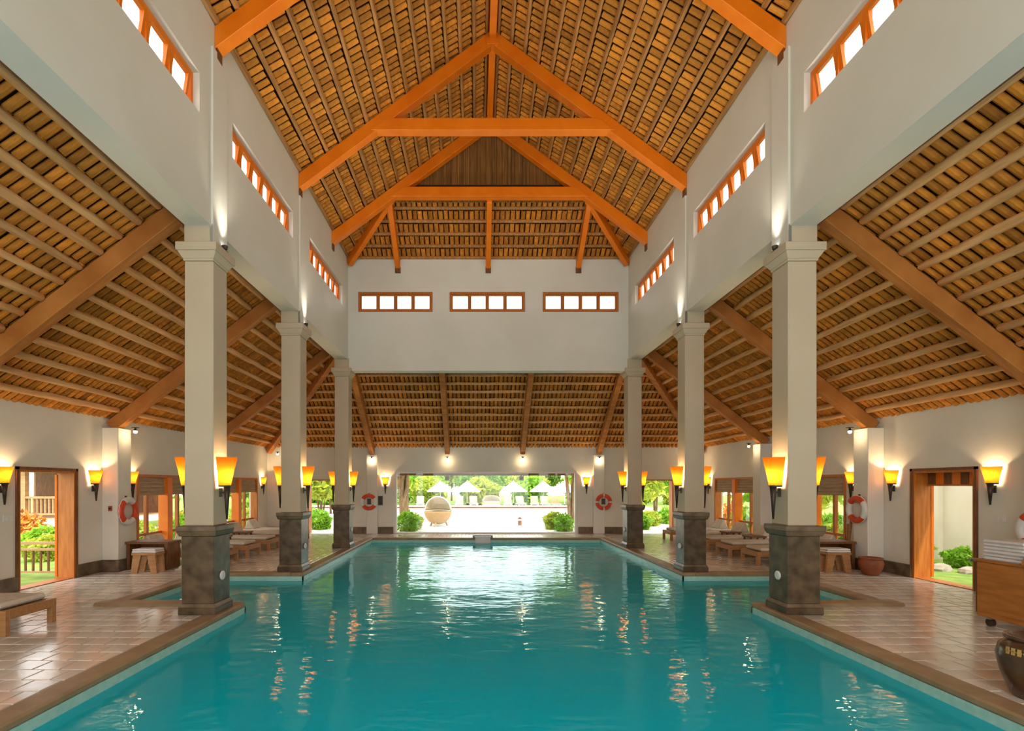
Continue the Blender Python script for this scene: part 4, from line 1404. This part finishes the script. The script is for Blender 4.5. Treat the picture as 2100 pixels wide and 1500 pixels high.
# planting seen through the two garden openings and the side windows
spots = [(-6.3, 20.7, 1.0, 0, 'rounded green shrub outside the left garden opening'), (-5.3, 22.2, .9, 1, 'yellow-green shrub outside the left garden opening'),
         (-7.5, 23.6, 1.1, 0, 'larger shrub farther out beyond the left garden opening'), (6.6, 20.7, .95, 0, 'rounded green shrub outside the right garden opening'), (7.5, 22.3, 1.0, 1, 'yellow-green shrub outside the right garden opening'), (8.9, 23.6, 1.1, 0, 'larger shrub farther out beyond the right garden opening')]
for x, y, s, k, lb in spots:
    shrub((x, y, -.03), s, k, lb, .8)
tree((-8.0, 26.4, -.03), 2.2, .85, 1, 'pale leafy tree beyond the left garden opening', multi=4, spread=.35, trunk=.06)
tree((8.4, 27.0, -.03), 2.0, .75, 1, 'branching tree with yellow leaves beyond the right garden opening', multi=5, spread=.40, trunk=.06)
tree((11.0, 31.5, -.03), 2.2, .9, 0, 'green tree farther beyond the right garden opening', multi=2, spread=.2, trunk=.08)
tree((-9.0, 32.0, -.03), 2.2, .9, 0, 'green tree farther beyond the left garden opening', multi=2, spread=.2, trunk=.08)
# left garden: bridge rail, planting, pavilion
t = thing('garden_railing', 'short dark wooden railing outside the left door', 'railing', (-9.0, 10.05, -.03))
MB().box(-.95, 1.05, -.035, .035, .62, .67).build('top_rail', 'deck_wood', t)
MB().box(-.95, 1.05, -.03, .03, .50, .54).build('rail', 'deck_wood', t)
MB().box(-.95, 1.05, -.03, .03, .06, .10).build('rail', 'deck_wood', t)
for i in range(13):
    x = -.90 + i * .15
    MB().box(x - .015, x + .015, -.015, .015, .10, .50).build('baluster', 'dark_wood', t)
for x in (-.95, 1.02):
    MB().box(x - .04, x + .04, -.04, .04, 0, .72).build('post', 'deck_wood', t)
t = thing('pavilion', 'open wooden pavilion with balustrade in the left garden', 'pavilion', (-16.2, 18.6, -.03))
MB().box(-3.2, 2.6, -.3, 4.0, .30, .55).build('platform', 'white_paint', t)
MB().box(-3.2, 2.6, 0, 4.0, .55, .60).build('deck', 'deck_wood', t)
for x in (-3.0, -.3, 2.3):
    for y in (.1, 3.8):
        MB().box(x - .09, x + .09, y - .09, y + .09, .60, 2.75).build('post', 'deck_wood', t)
MB().box(-3.2, 2.6, .02, .14, 1.30, 1.38).build('hand_rail', 'deck_wood', t)
MB().box(-3.2, 2.6, .03, .12, .70, .76).build('bottom_rail', 'deck_wood', t)
for i in range(38):
    x = -3.0 + i * .145
    MB().box(x - .022, x + .022, .05, .10, .76, 1.30).build('baluster', 'deck_wood', t)
MB().box(-3.4, 2.8, -.2, .1, 2.75, 2.95).build('fascia', 'deck_wood', t)
MB().frustum((-3.9, 3.3, -.7, 4.6), 2.95, (-1.2, .6, 1.6, 2.4), 4.4).build('roof', 'clay', t)
MB().box(-3.0, 2.4, 3.7, 3.8, .60, 2.75).build('back_screen', 'dark_wood', t)
umb = [(-23.0, 26.0, 'white umbrella in the left garden near the pavilion')]
for x, y, lb in umb:
    umbrella(x, y, lb, 1.0)
gl = [(-10.3, 12.2, .8, 1, 'yellow-green bush beyond the left door railing'), (-11.4, 13.4, .9, 0, 'green bush in the garden beyond the left door'), (-12.6, 14.6, .8, 2, 'orange-flowering bush beyond the left door'),
      (-11.6, 12.0, .7, 2, 'small orange-flowering bush by the left door railing'), (-15.2, 17.2, 1.1, 2, 'orange-flowering bush before the garden pavilion'), (-12.2, 15.8, .8, 1, 'pale bush before the garden pavilion'),
      (-10.2, 15.4, 1.0, 1, 'yellow-green bush outside the nearer left glazed bay'), (-9.6, 17.0, 1.1, 0, 'green bush outside the nearer left glazed bay'), (-10.6, 19.2, 1.3, 2, 'orange-leaved bush outside the left glazed bays'),
      (-9.2, 20.4, 1.1, 1, 'yellow-green bush outside the farther left glazed bay'), (-10.0, 22.6, 1.4, 0, 'green bush outside the farther left glazed bay')]
for x, y, s, k, lb in gl:
    shrub((x, y, -.04), s, k, lb, .9)
tree((-12.6, 25.6, -.04), 2.4, .85, 1, 'pale tree beyond the left glazed bays', multi=2, trunk=.08)
tree((-14.0, 31.5, -.04), 2.4, 1.0, 0, 'green tree beyond the left glazed bays', multi=2, trunk=.09)
tree((-20.5, 29.5, -.04), 2.6, 1.6, 0, 'big green tree behind the garden pavilion', multi=1, trunk=.14)
tree((-31, 28.0, -.04), 2.6, 1.8, 2, 'big dark tree left of the garden pavilion', multi=1, trunk=.14)
# right garden: pale wall, planting, rocks
t = thing('garden_wall', 'pale rendered garden wall with pilasters outside the right door', 'wall', (11.3, 6.0, -.04))
MB().box(0, .25, -4, 9.0, 0, 2.9).build('wall_panel', 'garden_wall', t)
for y in (-3.0, 0.2, 3.4, 6.6):
    MB().box(-.12, 0, y - .2, y + .2, 0, 2.9).build('pilaster', 'garden_wall', t)
MB().box(-.15, .30, -4, 9.0, 2.9, 3.0).build('coping', 'white_paint', t)
gr = [(10.55, 11.15, .55, 0, 'green bush seen through the right door'), (10.2, 12.0, .75, 1, 'yellow-green bush against the pale garden wall'), (10.7, 12.95, .7, 1, 'yellow bush farther along the pale garden wall'),
      (9.8, 13.9, .9, 1, 'yellow-green bush outside the nearer right glazed bay'), (10.6, 15.2, 1.1, 0, 'green bush outside the nearer right glazed bay'), (10.8, 17.4, 1.2, 1, 'yellow bush outside the right glazed bays'),
      (10.0, 18.8, 1.2, 0, 'green bush outside the farther right glazed bay'), (10.6, 21.0, 1.3, 2, 'orange-leaved bush outside the farther right glazed bay'), (10.9, 25.8, 1.2, 1, 'yellow-green bush at the far right corner of the garden')]
for x, y, s, k, lb in gr:
    shrub((x, y, -.04), s, k, lb, .95)
tree((12.8, 20.0, -.04), 2.2, 1.0, 1, 'pale tree beyond the right glazed bays', multi=2, trunk=.08)
tree((14.8, 26.0, -.04), 2.4, 1.1, 0, 'green tree beyond the right glazed bays', multi=2, trunk=.09)
for i, (x, y, s, lb) in enumerate(((9.75, 10.75, .20, 'pale rock nearest the right door'), (9.95, 10.4, .16, 'small rock beside the bush at the right door'), (10.25, 10.65, .14, 'smallest rock outside the right door'))):
    t = thing('rock', lb, 'rock', (x, y, -.05), rz=i)
    m = MB(); m.lathe([(0, 0), (1, 0), (1.1, .35), (.8, .8), (.3, 1.0), (0, 1.02)], 9, sx=s, sy=s * .8)
    m.v = [(a * random.uniform(.85, 1.15), b * random.uniform(.85, 1.15), c * s * .8) for a, b, c in m.v]
    m.build('stone', 'rock', t)
